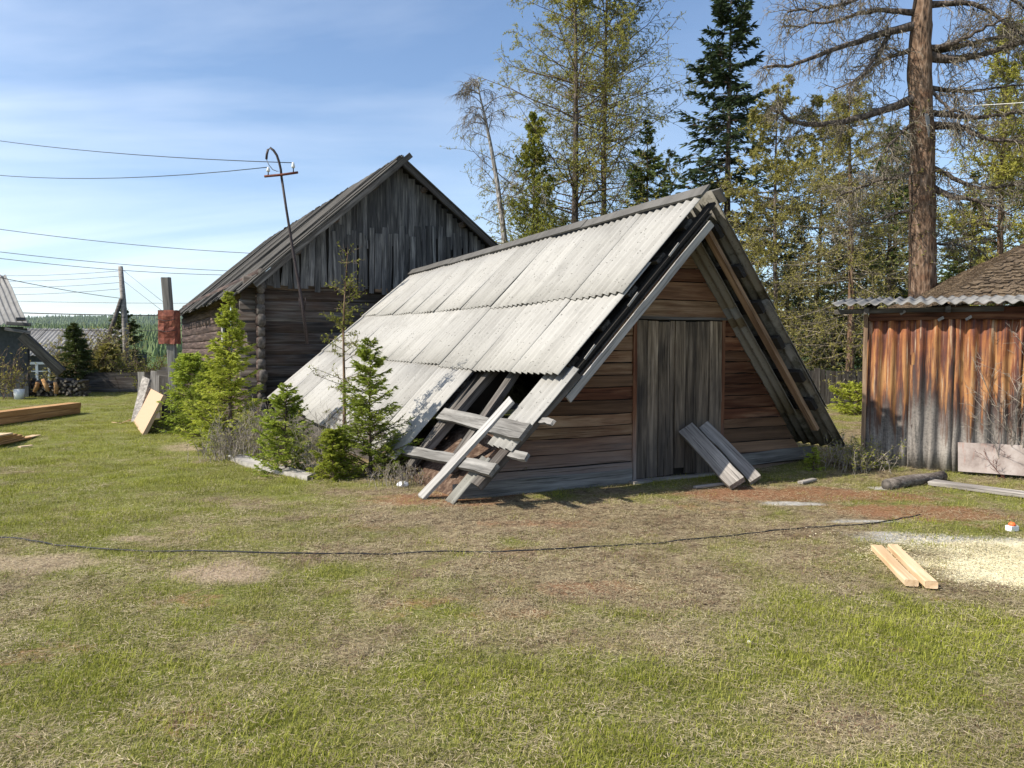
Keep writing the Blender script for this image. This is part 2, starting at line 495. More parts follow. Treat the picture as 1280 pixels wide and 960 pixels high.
M['ridge_cap'] = sheeting('ridge_cap_board', (0.115, 0.11, 0.103), (0.06, 0.057, 0.053), (0.05, 0.05, 0.04), 0.1)

# rusty corrugated iron: orange rust on the upper sheet, bare grey zinc below, running streaks
N = Nodes('rusty_iron')
P = N.pos(); oz = N.sep(P)[2]
o = N.jitter(N.coord(), 25)
st = N.noise(N.vmath('MULTIPLY', o, (15.0, 0.75, 4.0)), 1.0, 6, 0.65, 0.4)
st2 = N.noise(N.vmath('MULTIPLY', o, (36.0, 1.1, 4.0)), 1.0, 4, 0.6)
bl = N.noise(o, 3.2, 6, 0.65)
fi = N.noise(o, 40.0, 4, 0.6)
sa_ = N.math('ADD', N.math('MULTIPLY', st, 0.75), N.math('MULTIPLY', bl, 0.25))
rust = N.ramp(sa_, [(0.36, (0.055, 0.026, 0.026)), (0.44, (0.105, 0.038, 0.026)), (0.50, (0.19, 0.062, 0.026)), (0.57, (0.32, 0.122, 0.036)), (0.65, (0.42, 0.215, 0.08))])
rust = N.mix(N.range(N.math('FRACT', N.math('MULTIPLY', N.rnd(), 5.7)), 0.3, 1.0, 0.0, 0.4), rust, (0.12, 0.045, 0.030))
yel = N.range(N.math('ABSOLUTE', N.math('SUBTRACT', oz, 1.30)), 0.15, 0.55, 1.0, 0.0)
rust = N.mix(N.math('MULTIPLY', yel, N.range(st, 0.44, 0.60, 0.0, 0.75)), rust, (0.42, 0.24, 0.10))
rust = N.mix(N.range(st2, 0.60, 0.66, 0, 0.7), rust, (0.46, 0.36, 0.25))
rust = N.mix(N.range(st2, 0.40, 0.34, 0, 0.75), rust, (0.05, 0.03, 0.03))
zinc = N.ramp(N.math('ADD', N.math('MULTIPLY', st, 0.7), N.math('MULTIPLY', fi, 0.3)), [(0.36, (0.055, 0.053, 0.05)), (0.5, (0.19, 0.172, 0.156)), (0.62, (0.34, 0.312, 0.282))])
zb = N.math('ADD', N.math('ADD', oz, N.range(N.math('FRACT', N.math('MULTIPLY', N.rnd(), 3.3)), 0, 1, -0.10, 0.30)), N.math('ADD', N.math('MULTIPLY', N.math('SUBTRACT', st, 0.5), 2.4), N.math('MULTIPLY', N.math('SUBTRACT', bl, 0.5), 0.5)))
c = N.mix(N.range(zb, 0.70, 1.00), zinc, rust)
burn = N.range(N.math('ABSOLUTE', N.math('SUBTRACT', zb, 0.92)), 0.0, 0.34, 0.88, 0.0)
c = N.mix(burn, c, (0.05, 0.038, 0.036))
c = N.mix(N.range(fi, 0.64, 0.72, 0, 0.6), c, (0.05, 0.03, 0.025))
M['rusty_iron'] = N.done(c, 0.72, N.bump(N.math('ADD', fi, bl), 0.4, 0.004), 0.0, 0.3)

N = Nodes('red_rust_plate')
o = N.coord()
a_ = N.noise(o, 9.0, 6, 0.65); b_ = N.noise(o, 40.0, 3, 0.6)
c = N.ramp(a_, [(0.3, (0.06, 0.022, 0.016)), (0.5, (0.18, 0.050, 0.030)), (0.68, (0.30, 0.11, 0.065))])
c = N.mix(N.range(b_, 0.6, 0.68, 0, 0.7), c, (0.10, 0.035, 0.025))
M['red_rust'] = N.done(c, 0.75, N.bump(b_, 0.4, 0.004), 0.0, 0.3)

N = Nodes('pinkish_panel')
o = N.coord()
a_ = N.noise(o, 4.0, 6, 0.65); b_ = N.noise(N.vmath('MULTIPLY', o, (12.0, 12.0, 2.0)), 1.0, 4, 0.6)
c = N.ramp(a_, [(0.32, (0.19, 0.15, 0.135)), (0.5, (0.34, 0.285, 0.26)), (0.68, (0.44, 0.39, 0.365))])
c = N.mix(N.range(b_, 0.58, 0.72, 0, 0.6), c, (0.34, 0.13, 0.08))
M['pink_panel'] = N.done(c, 0.8, N.bump(a_, 0.2, 0.004), 0.0, 0.3)

# barks
def bark(name, dark, mid, light, lichen=None):
    N = Nodes(name)
    p = N.pos()
    v = N.vmath('MULTIPLY', p, (11.0, 11.0, 3.2))
    n = N.noise(v, 1.0, 5, 0.65, 0.6); g = N.voro(v, 1.6)
    c = N.ramp(N.math('ADD', N.math('MULTIPLY', n, 0.6), N.math('MULTIPLY', g, 0.4)), [(0.3, dark), (0.5, mid), (0.72, light)])
    if lichen: c = N.mix(N.range(N.noise(p, 2.3, 5, 0.65), 0.52, 0.66, 0, 0.7), c, lichen)
    return N.done(c, 0.92, N.bump(N.math('ADD', n, g), 0.9, 0.03), spec=0.1)
M['bark_larch'] = bark('larch_bark', (0.035, 0.024, 0.018), (0.15, 0.097, 0.064), (0.27, 0.195, 0.14), (0.15, 0.08, 0.048))
M['bark_dark'] = bark('dark_larch_bark', (0.03, 0.024, 0.02), (0.10, 0.08, 0.066), (0.20, 0.165, 0.14))
M['bark_spruce'] = bark('spruce_bark', (0.03, 0.022, 0.018), (0.10, 0.075, 0.06), (0.19, 0.15, 0.12))
M['bark_birch'] = bark('birch_bark', (0.06, 0.055, 0.05), (0.26, 0.24, 0.215), (0.46, 0.44, 0.41))
M['twig'] = bark('brown_twigs', (0.055, 0.038, 0.028), (0.13, 0.095, 0.07), (0.22, 0.165, 0.125))
M['twig_lichen'] = bark('lichened_twigs', (0.06, 0.05, 0.038), (0.17, 0.145, 0.11), (0.30, 0.265, 0.21))
M['twig_grey'] = bark('grey_dry_twigs', (0.13, 0.11, 0.09), (0.27, 0.235, 0.195), (0.42, 0.375, 0.315))
M['larch_needle'] = leaf('larch_needles', (0.22, 0.225, 0.036), (0.40, 0.375, 0.08), 0.45)
M['larch_bright'] = leaf('bright_larch_needles', (0.19, 0.215, 0.03), (0.33, 0.33, 0.06), 0.45)
M['larch_olive'] = leaf('olive_larch_needles', (0.21, 0.195, 0.045), (0.38, 0.345, 0.09), 0.42)
M['spruce_needle'] = leaf('spruce_needles', (0.030, 0.050, 0.022), (0.065, 0.095, 0.035), 0.15)
M['spruce_mid'] = leaf('green_spruce_needles', (0.06, 0.088, 0.022), (0.13, 0.165, 0.04), 0.25)
M['spruce_young'] = leaf('young_spruce_needles', (0.19, 0.25, 0.030), (0.35, 0.41, 0.06), 0.45)
M['spruce_yellow'] = leaf('yellow_green_spruce_needles', (0.24, 0.285, 0.032), (0.43, 0.455, 0.07), 0.45)
M['bush_leaf'] = leaf('yellow_bush_leaves', (0.22, 0.20, 0.06), (0.36, 0.33, 0.12), 0.35)
M['forest_green'] = leaf('far_forest_green', (0.060, 0.095, 0.024), (0.098, 0.140, 0.034), 0.0, 0.1)
# ------------------------------------------------------------------ land
def steps(lo, hi, fine_lo, fine_hi, d, n):
    mid = np.arange(fine_lo, fine_hi + d / 2, d)
    def out(a, b):
        t = np.linspace(0, 1, n + 1)[1:]
        k = 6.5
        return a + (b - a) * (np.exp(k * t) - 1) / (math.exp(k) - 1)
    return np.concatenate([out(fine_lo, lo)[::-1], mid, out(fine_hi, hi)])

def patch(x, y, cx, cy, rx, ry, soft=0.45, seed=0, rot=0.0):
    """weight of a worn patch on the yard, ragged at its rim"""
    c, s = math.cos(rot), math.sin(rot)
    dx, dy = x - cx, y - cy
    d = np.sqrt(((dx * c + dy * s) / rx) ** 2 + ((-dx * s + dy * c) / ry) ** 2)
    d = d + (fbm(x * 2.3 + seed, y * 2.3, 31 + seed, 4) - 0.5) * 1.1 + (fbm(x * 9 + seed, y * 9, 41 + seed, 3) - 0.5) * 0.5
    return 1 - smooth(1 - soft, 1 + soft, d)

def wear(x, y):
    """what grows or lies where: green grass, straw, red litter, ash, sawdust, bare straw-coloured soil"""
    x = np.asarray(x, float); y = np.asarray(y, float)
    big = fbm(x / 1.7, y / 1.7, 61, 4); mid = fbm(x / 0.45, y / 0.45, 67, 3); fine = fbm(x / 0.13, y / 0.13, 71, 2)
    g = 0.51 + 1.0 * (big - 0.5) + 1.0 * (mid - 0.5) + 0.55 * (fine - 0.5)
    # greener at the left and in the right foreground, strawy across the middle in front of the shed
    g = g + 0.34 * smooth(-1.0, -5.0, x) * smooth(4.5, 9.0, y)
    g = g + 0.65 * patch(x, y, 2.4, 4.2, 0.95, 0.60, 0.7, 3, 0.0)
    g = g + 0.10 * smooth(6.0, 3.0, y)
    g = g - 0.34 * np.exp(-((y - 7.4) / 1.1) ** 2) * smooth(-2.5, -0.5, x) * (1 - smooth(3.5, 5.5, x))
    g = g - 0.30 * patch(x, y, 1.3, 5.2, 1.6, 0.7, 0.7, 5)
    g = g - 0.24 * patch(x, y, -1.0, 4.2, 0.9, 0.5, 0.7, 6)
    g = g + 0.22 * patch(x, y, 4.6, 7.6, 1.6, 0.7, 0.5, 8)
    g = g - 0.45 * patch(x, y, -2.4, 11.0, 1.6, 1.0, 0.6, 9, 0.5)
    red = 0.9 * patch(x, y, 3.1, 8.35, 1.5, 0.5, 0.55, 11, -0.05)
    red = np.maximum(red, 0.9 * patch(x, y, 4.0, 7.35, 0.75, 0.40, 0.5, 12, -0.25))
    red = np.maximum(red, 0.55 * patch(x, y, 0.30, 7.0, 0.8, 0.18, 0.6, 13))
    red = np.maximum(red, 0.7 * patch(x, y, 0.55, 5.05, 0.42, 0.16, 0.7, 14))
    red = np.maximum(red, 0.6 * patch(x, y, 0.05, 4.55, 0.33, 0.13, 0.7, 15))
    red = np.maximum(red, 0.8 * patch(x, y, -0.6, 8.25, 0.9, 0.45, 0.5, 17, 0.3))
    red = np.maximum(red, 0.5 * smooth(0.66, 0.78, fbm(x / 0.7, y / 0.4, 91, 4)) * (y < 8))
    bare = 0.75 * patch(x, y, -2.08, 5.42, 0.37, 0.25, 0.65, 21)
    bare = np.maximum(bare, 0.6 * patch(x, y, -3.65, 5.66, 0.55, 0.27, 0.6, 22))
    bare = np.maximum(bare, 0.7 * patch(x, y, -3.2, 6.35, 0.3, 0.10, 0.6, 23))
    bare = np.maximum(bare, 0.85 * patch(x, y, -2.9, 10.6, 1.0, 0.32, 0.6, 24, -0.25))
    bare = np.maximum(bare, 0.6 * patch(x, y, -4.9, 12.5, 1.0, 0.6, 0.6, 25))
    ash = 0.95 * patch(x, y, 2.95, 7.86, 0.33, 0.13, 0.4, 27)
    ash = np.maximum(ash, 0.9 * patch(x, y, 3.28, 7.02, 0.38, 0.09, 0.4, 28))
    ash = np.maximum(ash, 0.9 * patch(x, y, 4.3, 8.75, 0.15, 0.1, 0.4, 29))
    ash = np.maximum(ash, 0.9 * patch(x, y, 3.85, 6.18, 0.95, 0.26, 0.6, 30, -0.28))
    saw = patch(x, y, 3.85, 5.42, 0.95, 0.44, 0.5, 32, -0.15)
    saw = np.maximum(saw, 0.75 * patch(x, y, 4.2, 5.9, 1.0, 0.40, 0.6, 33, -0.25))
    return np.clip(g, 0, 1), np.clip(red, 0, 1), np.clip(bare, 0, 1), np.clip(ash, 0, 1), np.clip(saw, 0, 1)

xs = steps(-4200, 4200, -9.0, 8.0, 0.10, 46)
ys = steps(-60, 5200, 2.0, 20.0, 0.10, 70)
# fewer lines behind the camera
GX, GY = np.meshgrid(xs, ys)
GZ = ground_z(GX, GY)
gb = Buf()
nx, ny = len(xs), len(ys)
idx = np.arange(nx * ny).reshape(ny, nx)
quads = np.stack([idx[:-1, :-1], idx[:-1, 1:], idx[1:, 1:], idx[1:, :-1]], -1).reshape(-1, 4)
gb.add(np.stack([GX, GY, GZ], -1), quads)

N = Nodes('yard_ground')
P = N.pos()
ga, ra, ba, aa, sa = (N.attr(k) for k in ('green', 'red', 'bare', 'ash', 'saw'))
f1 = N.noise(P, 9.0, 5, 0.65); f2 = N.noise(P, 45.0, 4, 0.65); f3 = N.noise(P, 170.0, 2, 0.6)
soil = N.ramp(f1, [(0.3, (0.075, 0.052, 0.034)), (0.5, (0.155, 0.112, 0.072)), (0.7, (0.25, 0.19, 0.125))])
straw = N.ramp(f2, [(0.3, (0.15, 0.115, 0.065)), (0.5, (0.27, 0.215, 0.125)), (0.68, (0.42, 0.35, 0.22))])
green = N.ramp(f2, [(0.3, (0.07, 0.078, 0.020)), (0.5, (0.155, 0.165, 0.042)), (0.68, (0.26, 0.255, 0.08))])
c = N.mix(N.range(f1, 0.40, 0.62), soil, straw)
c = N.mix(N.range(N.math('ADD', ga, N.math('MULTIPLY', N.math('SUBTRACT', f2, 0.5), 0.9)), 0.30, 0.66), c, green)
barec = N.ramp(f2, [(0.3, (0.20, 0.145, 0.095)), (0.55, (0.36, 0.275, 0.19)), (0.7, (0.47, 0.385, 0.29))])
def by(att, lo=0.25, hi=0.7):
    return N.range(N.math('ADD', att, N.math('MULTIPLY', N.math('SUBTRACT', f2, 0.5), 0.7)), lo, hi)
c = N.mix(by(ba), c, barec)
redc = N.ramp(f2, [(0.3, (0.11, 0.048, 0.026)), (0.5, (0.235, 0.112, 0.058)), (0.7, (0.35, 0.22, 0.14))])
c = N.mix(N.range(N.math('ADD', ra, N.math('ADD', N.math('MULTIPLY', N.math('SUBTRACT', f2, 0.5), 0.9), N.math('MULTIPLY', N.math('SUBTRACT', f1, 0.5), 1.3))), 0.30, 0.80, 0.0, 0.9), c, redc)
ashc = N.ramp(f1, [(0.3, (0.24, 0.23, 0.21)), (0.5, (0.40, 0.385, 0.355)), (0.7, (0.54, 0.52, 0.48))])
c = N.mix(by(aa), c, ashc)
sawc = N.ramp(f1, [(0.3, (0.56, 0.49, 0.30)), (0.6, (0.74, 0.68, 0.47))])
c = N.mix(by(sa), c, sawc)
# land beyond the fence: scrub, then woodland too far off to tell its trees apart
Y = N.sep(P)[1]
fo = N.noise(P, 0.035, 6, 0.6); fo2 = N.noise(N.vmath('MULTIPLY', P, (1.0, 0.35, 1.0)), 0.16, 4, 0.65)
scrub = N.ramp(N.noise(P, 0.7, 5, 0.6), [(0.35, (0.06, 0.075, 0.025)), (0.65, (0.13, 0.135, 0.05))])
woods = N.ramp(N.math('ADD', N.math('MULTIPLY', fo, 0.45), N.math('MULTIPLY', fo2, 0.55)), [(0.34, (0.026, 0.048, 0.018)), (0.5, (0.055, 0.092, 0.026)), (0.66, (0.088, 0.13, 0.036))])
c = N.mix(N.range(Y, 26.0, 36.0), c, scrub)
c = N.mix(N.range(Y, 90.0, 180.0), c, woods)
h = N.math('ADD', f1, N.math('ADD', f2, N.math('MULTIPLY', f3, 0.5)))
M['ground'] = N.done(c, 0.95, N.bump(h, 0.8, 0.02), spec=0.08)
gme = gb.mesh('ground', M['ground'], True)
for nm, arr in zip(('green', 'red', 'bare', 'ash', 'saw'), wear(GX, GY)):
    a = gme.attributes.new(nm, 'FLOAT', 'POINT')
    a.data.foreach_set('value', arr.astype(np.float32).ravel())
tag(link('ground', gme), kind='structure')

# ------------------------------------------------------------------ the wood on the far slope: too many trees to count
def far_forest():
    rng = np.random.default_rng(5)
    n = 60000
    az = rng.uniform(-0.85, 0.85, n)
    d = 430 + (3000 - 430) * rng.random(n) ** 1.1
    x = d * np.sin(az); y = d * np.cos(az)
    keep = fbm(x / 60, y / 60, 77, 3) + rng.random(n) * 0.4 > 0.55
    x, y, d = x[keep], y[keep], d[keep]
    n = len(x)
    z = ground_z(x, y)
    h = rng.uniform(3.0, 5.6, n) * (1 + d / 1500); r = h * rng.uniform(0.26, 0.42, n)
    k = 5
    th = np.arange(k) * 2 * math.pi / k
    rot = rng.random(n) * 6.28
    ring = np.stack([x[:, None] + r[:, None] * np.cos(th + rot[:, None]), y[:, None] + r[:, None] * np.sin(th + rot[:, None]),
                     np.repeat((z + h * 0.05)[:, None], k, 1) + rng.uniform(-0.4, 0.4, (n, k))], -1)
    tip = np.stack([x, y, z + h], -1)[:, None]
    v = np.concatenate([ring, tip], 1)
    b = np.arange(n)[:, None] * (k + 1)
    f = np.concatenate([np.stack([b[:, 0] + i, b[:, 0] + (i + 1) % k, b[:, 0] + k], -1) for i in range(k)])
    bb = Buf(); bb.add(v, f)
    o = link('forest', bb.mesh('forest', M['forest_green']))
    tag(o, 'green forest covering the far slope of the valley', 'forest', kind='stuff')
far_forest()
# ------------------------------------------------------------------ corrugated sheets
def corrugated(name, W, L, pitch, amp, mat, thick=0.006, per=6, nl=3, sag=0.004, seed=0, wob=0.0):
    """one corrugated sheet: waves across x, length along y, both faces and the edges"""
    rng = np.random.default_rng(seed)
    n = max(6, int(round(W / pitch * per)))
    x = np.linspace(-W / 2, W / 2, n + 1); y = np.linspace(-L / 2, L / 2, nl + 1)
    X, Yv = np.meshgrid(x, y)
    Z = amp * np.cos(2 * math.pi * X / pitch) + rng.uniform(-sag, sag, (nl + 1, 1)) + sag * np.sin(X * 3 + seed)
    if wob:
        X = X + (fbm(X * 6 + seed, Yv * 3, 3, 2) - 0.5) * wob
        Z = Z + (fbm(X * 4 + seed, Yv * 2.2, 5, 3) - 0.5) * wob
    b = Buf()
    m = n + 1
    top = np.stack([X, Yv, Z + thick / 2], -1).reshape(-1, 3); bot = np.stack([X, Yv, Z - thick / 2], -1).reshape(-1, 3)
    i = np.arange((nl + 1) * m).reshape(nl + 1, m)
    q = np.stack([i[:-1, :-1], i[:-1, 1:], i[1:, 1:], i[1:, :-1]], -1).reshape(-1, 4)
    o = len(top)
    rim = []
    loop = list(i[0, :]) + list(i[1:, -1]) + list(i[-1, -2::-1]) + list(i[-2:0:-1, 0])
    for a, c in zip(loop, loop[1:] + loop[:1]): rim.append((a, a + o, c + o, c))
    b.add(np.concatenate([top, bot]), np.concatenate([q, q[:, ::-1] + o, np.array(rim)]))
    me = b.mesh(name, mat)
    me.polygons.foreach_set('use_smooth', np.concatenate([np.ones(2 * len(q), bool), np.zeros(len(rim), bool)]))
    return me

def frame(o, x, y, z):
    m = Matrix.Identity(4)
    for i in range(3):
        m[i][0], m[i][1], m[i][2], m[i][3] = x[i], y[i], z[i], o[i]
    return m

# ------------------------------------------------------------------ the steep shed in the middle
SH = thing('steep_roofed_shed', 'steep gabled wooden shed with pale corrugated roof reaching the ground', 'shed', (2.04, 9.45, 0.0), R(26.3))
SHM = Matrix.Translation((2.04, 9.45, 0.0)) @ Matrix.Rotation(R(26.3), 4, 'Z')
SHI = SHM.inverted()
RZ = 3.38                                   # ridge height
TL, TR = 1.04, 1.313                        # slopes of the left and the right side
DL = Vector((-1, 0, -TL)).normalized(); DR = Vector((1, 0, -TR)).normalized()
NL = Vector((-TL, 0, 1)).normalized(); NR = Vector((TR, 0, 1)).normalized()
AY = Vector((0, 1, 0))
def on_slope(px, py, off=0.0):
    """local point where a sight line meets the plane of the left slope (off = above it)"""
    o = SHI @ EYE; d = SHI.to_3x3() @ ray(px, py)
    p = Vector((0, 0, RZ)) + NL * off
    return o + d * ((p - o).dot(NL) / d.dot(NL))
def tl_at(y): return TL - 0.0275 * max(0.0, y - 1.7)      # the left side flattens towards the back
def dl_at(y): return Vector((-1, 0, -tl_at(y))).normalized()
def nl_at(y): return Vector((-tl_at(y), 0, 1)).normalized()
def L_(s, y, off=0.0): return Vector((0, y, RZ)) + dl_at(y) * s + nl_at(y) * off
def R_(s, y, off=0.0): return Vector((0, y, RZ)) + DR * s + NR * off

sheet_me = [corrugated('roof_sheet', 1.19, 1.72, 0.149, 0.018, M['sheet'], seed=k) for k in range(4)]
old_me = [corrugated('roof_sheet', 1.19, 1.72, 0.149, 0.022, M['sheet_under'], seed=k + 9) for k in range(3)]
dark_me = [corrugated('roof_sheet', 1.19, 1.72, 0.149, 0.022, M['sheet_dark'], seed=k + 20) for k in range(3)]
PITCH_Y = 1.15
for cidx, (s0, s1, off) in enumerate(((-0.04, 1.68, 0.052), (1.16, 2.88, 0.026), (2.72, 4.44, 0.0))):
    for k in range(9):
        if cidx == 2 and k < 2: continue
        yc = -0.60 + PITCH_Y * (k + 0.5) + 0.02
        sj = random.uniform(-0.02, 0.02)
        c = L_((s0 + s1) / 2 + sj, yc, off + 0.03 + 0.003 * (k % 2))
        smid = (s0 + s1) / 2; nl_y, dl_y = nl_at(yc), dl_at(yc)
        along_y = (L_(smid, yc + 0.55) - L_(smid, yc - 0.55)).normalized()
        x = (along_y - nl_y * 0.022 + dl_y * random.uniform(-0.006, 0.006)).normalized(); y = -dl_y; z = x.cross(y).normalized(); y = z.cross(x).normalized()
        y2 = y
        o = link('roof_sheet', random.choice(sheet_me), SH, mat=frame(c, x, y2, x.cross(y2).normalized()))
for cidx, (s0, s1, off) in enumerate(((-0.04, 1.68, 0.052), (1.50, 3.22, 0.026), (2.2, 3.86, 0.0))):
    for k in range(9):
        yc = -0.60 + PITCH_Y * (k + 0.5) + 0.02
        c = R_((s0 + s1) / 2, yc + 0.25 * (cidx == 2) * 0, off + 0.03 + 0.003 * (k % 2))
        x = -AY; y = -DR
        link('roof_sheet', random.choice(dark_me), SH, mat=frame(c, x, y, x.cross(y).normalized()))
# ridge cap: two weathered boards laid as an angle
for k in range(4):
    y0 = -0.66 + 2.62 * k; y1 = y0 + 2.66
    dz = 0.006 * (k % 2)
    plank('ridge_board', L_(0.045, y0, 0.128 + dz), L_(0.045, y1, 0.128 + dz), 0.17, 0.028, NL, M['ridge_cap'], SH, seg=5, jit=0.008)
    plank('ridge_board', R_(0.055, y0, 0.125 + dz), R_(0.055, y1, 0.125 + dz), 0.17, 0.028, NR, M['ridge_cap'], SH, seg=5, jit=0.008)
# battens under the sheets, their ends showing at the gable
for s in (0.42, 0.98, 1.52, 2.06, 2.60, 3.06):
    if s < 2.9: plank('batten', L_(s, -0.50 - random.uniform(0, 0.05), -0.035), L_(s, 1.7, -0.035), 0.15, 0.045, NL, M['dark_wood'], SH, seg=3, jit=0.006)
    plank('batten', L_(s, 1.78, -0.04), L_(s, 9.6, -0.04), 0.15, 0.045, nl_at(5), M['dark_wood'], SH, seg=4, jit=0.004)
    plank('batten', R_(s, -0.56 - random.uniform(-0.05, 0.05), -0.06), R_(s, 9.6, -0.06), 0.17, 0.06, NR, M['shade'], SH, seg=6, jit=0.006)  # right battens near-black: the shade under this slope is in their colour
# lower sheets of an older roof under the battens
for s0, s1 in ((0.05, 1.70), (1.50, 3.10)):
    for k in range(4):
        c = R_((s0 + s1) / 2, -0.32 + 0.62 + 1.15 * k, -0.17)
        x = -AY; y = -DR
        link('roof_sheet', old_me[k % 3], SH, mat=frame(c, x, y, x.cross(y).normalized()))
# rafters at the gable end and through the broken part
plank('rafter', R_(0.30, -0.40, -0.125), R_(3.45, -0.40, -0.125), 0.10, 0.05, NR, M['rafter_wood'], SH, seg=6, jit=0.006)
for k in range(2):
    plank('side_board', (-2.98, 2.5, 0.12 + 0.24 * k), (-3.30, 9.6, 0.16 + 0.24 * k), 0.23, 0.03, (-1, 0, 0), M['dark_wood'], SH, seg=4)
plank('rafter', R_(0.10, 0.22, -0.235), R_(3.45, 0.22, -0.235), 0.12, 0.06, NR, M['dark_wood'], SH, seg=6)
for y in (1.5, 3.4, 5.3, 7.2, 9.2):
    plank('rafter', L_(0.05, y, -0.12), L_(4.2, y, -0.12), 0.14, 0.10, nl_at(y), M['dark_wood'], SH, seg=4)
    plank('rafter', R_(0.05, y, -0.24), R_(3.6, y, -0.24), 0.14, 0.08, NR, M['dark_wood'], SH, seg=4)
# left verge: upper board near-black to paint the gap's shade, lower one stands clear
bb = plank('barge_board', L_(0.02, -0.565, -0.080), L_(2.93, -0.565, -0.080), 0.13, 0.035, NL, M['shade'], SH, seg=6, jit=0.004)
plank('barge_board', L_(0.24, -0.645, -0.200), L_(3.0, -0.645, -0.200), 0.024, 0.085, NL, M['white_plank'], SH, seg=7, jit=0.004)
for s in (0.75, 1.55, 2.35):
    plank('sheet_clip', L_(s, -0.645, -0.04), L_(s + 0.2, -0.645, -0.05), 0.012, 0.022, NL, M['white_plank'], SH, seg=1, jit=0.001)
for yy in (-0.47, -0.20):
    plank('verge_shade_board', L_(0.12, yy, -0.150), L_(2.95, yy, -0.150), 0.255, 0.016, NL, M['dark_wood'], SH, seg=5, jit=0.004)  # dark boards added to stand in for the shade under the left overhang
# near-black board that paints the shade inside the open roof edge
plank('roof_shade_board', L_(0.1, 1.72, -0.30), L_(4.1, 1.72, -0.30), 0.28, 0.02, AY, M['shade'], SH, seg=2)

# gable wall: boards laid level, cut to the slopes, around the door
DX0, DX1, DZ = -0.630, 0.717, 1.985
def wx(z, side):
    return -(RZ - 0.30 - z) / TL if side < 0 else (RZ - 0.34 - z) / TR
def wall_board(x0, x1, z0, z1, cut0, cut1, mat, j=0.0):
    h = z1 - z0; zc = (z0 + z1) / 2
    if x1 - x0 < 0.06: return
    y = 0.0 + random.uniform(-0.012, 0.012)
    p0 = Vector((x0, y, zc)); p1 = Vector((x1, y + j, zc))
    # local y of the plank is up x; its width runs up the wall
    me = plank_mesh('wall_board', (p1 - p0).length, h - 0.012, 0.028, mat, seg=5, jit=0.005, trap=(cut0 * h, cut1 * h))
    o = link('wall_board', me, SH, mat=basis(p0, p1, (0, -1, 0)))
    return o
z = -0.06
rows = []
while z < RZ - 0.36:
    h = random.choice((0.125, 0.15, 0.165, 0.18, 0.14)) if z < DZ - 0.2 else random.choice((0.20, 0.23, 0.17))
    if z < DZ and z + h > DZ - 0.08: h = DZ + 0.005 - z
    rows.append((z, h)); z += h
for z, h in rows:
    zc = z + h / 2
    xl, xr = wx(zc, -1), wx(zc, 1)
    pale = (zc > DZ) or (1.25 < zc < DZ and random.random() < 0.35)
    m = M['gable_pale'] if pale else M['gable_wood']
    if zc < DZ:
        wall_board(xl, DX0 - 0.02, z, z + h, 1 / TL, 0, m if random.random() < 0.85 else M['gable_pale'])
        wall_board(DX1 + 0.02, xr, z, z + h, 0, -1 / TR, M['gable_wood'] if zc < 1.85 or random.random() < 0.4 else m)
    else:
        wall_board(xl, xr, z, z + h, 1 / TL, -1 / TR, m if random.random() < 0.75 else M['gable_wood'])
# near-black sheet behind the boards, painting the shade in their joints
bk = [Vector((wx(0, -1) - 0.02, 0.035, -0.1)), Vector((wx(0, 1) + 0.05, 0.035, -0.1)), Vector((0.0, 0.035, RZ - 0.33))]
prism('wall_shade_sheet', bk, (0, -1, 0), 0.03, M['shade'], SH)
# door: eight upright boards on a frame
DOOR = link('door', None, SH, (DX0, -0.012, 0.02))
xw = [0.17, 0.165, 0.175, 0.075, 0.165, 0.185, 0.20, 0.20]
sc_ = (DX1 - DX0 - 0.02) / sum(xw); x = 0.01
for k, w in enumerate(xw):
    w *= sc_
    bot = 0.02 + random.uniform(-0.01, 0.02) + (0.10 if k in (4,) else 0.0)
    top = DZ - 0.04 + random.uniform(-0.015, 0.004)
    me = plank_mesh('door_board', top - bot, w - 0.010, 0.03, M['door_wood'], seg=6, jit=0.004, bow=random.uniform(-0.006, 0.006))
    p0 = Vector((x + w / 2, random.uniform(-0.010, 0.010), bot)); p1 = Vector((x + w / 2 + random.uniform(-0.008, 0.008), random.uniform(-0.010, 0.010), top))
    link('door_board', me, DOOR, mat=basis(p0, p1, (0, -1, 0)))
    x += w
for (p0, p1, w) in (((DX0 - 0.012, -0.012, 0.0), (DX0 - 0.012, -0.012, DZ), 0.05), ((DX1 + 0.012, -0.012, 0.0), (DX1 + 0.012, -0.012, DZ), 0.05)):
    plank('door_jamb', p0, p1, w, 0.05, (0, -1, 0), M['gable_wood'], SH, seg=4)
plank('door_lintel', (DX0 - 0.06, -0.02, DZ + 0.012), (DX1 + 0.06, -0.02, DZ + 0.012), 0.035, 0.05, (0, -1, 0), M['dark_wood'], SH, seg=4)
plank('threshold', (DX0 - 0.1, -0.09, 0.00), (DX1 + 0.15, -0.09, 0.01), 0.14, 0.07, (0, 0, 1), M['beam_wood'], SH, seg=4)
# sill boards at the foot of the gable, silvered
plank('sill_board', (-3.0, -0.03, 0.06), (DX0 - 0.05, -0.03, 0.07), 0.20, 0.03, (0, -1, 0), M['grey_wood'], SH, seg=5, jit=0.008)
plank('sill_board', (DX1 + 0.03, -0.03, 0.15), (2.35, -0.03, 0.21), 0.16, 0.03, (0, -1, 0), M['grey_wood'], SH, seg=5, jit=0.008)

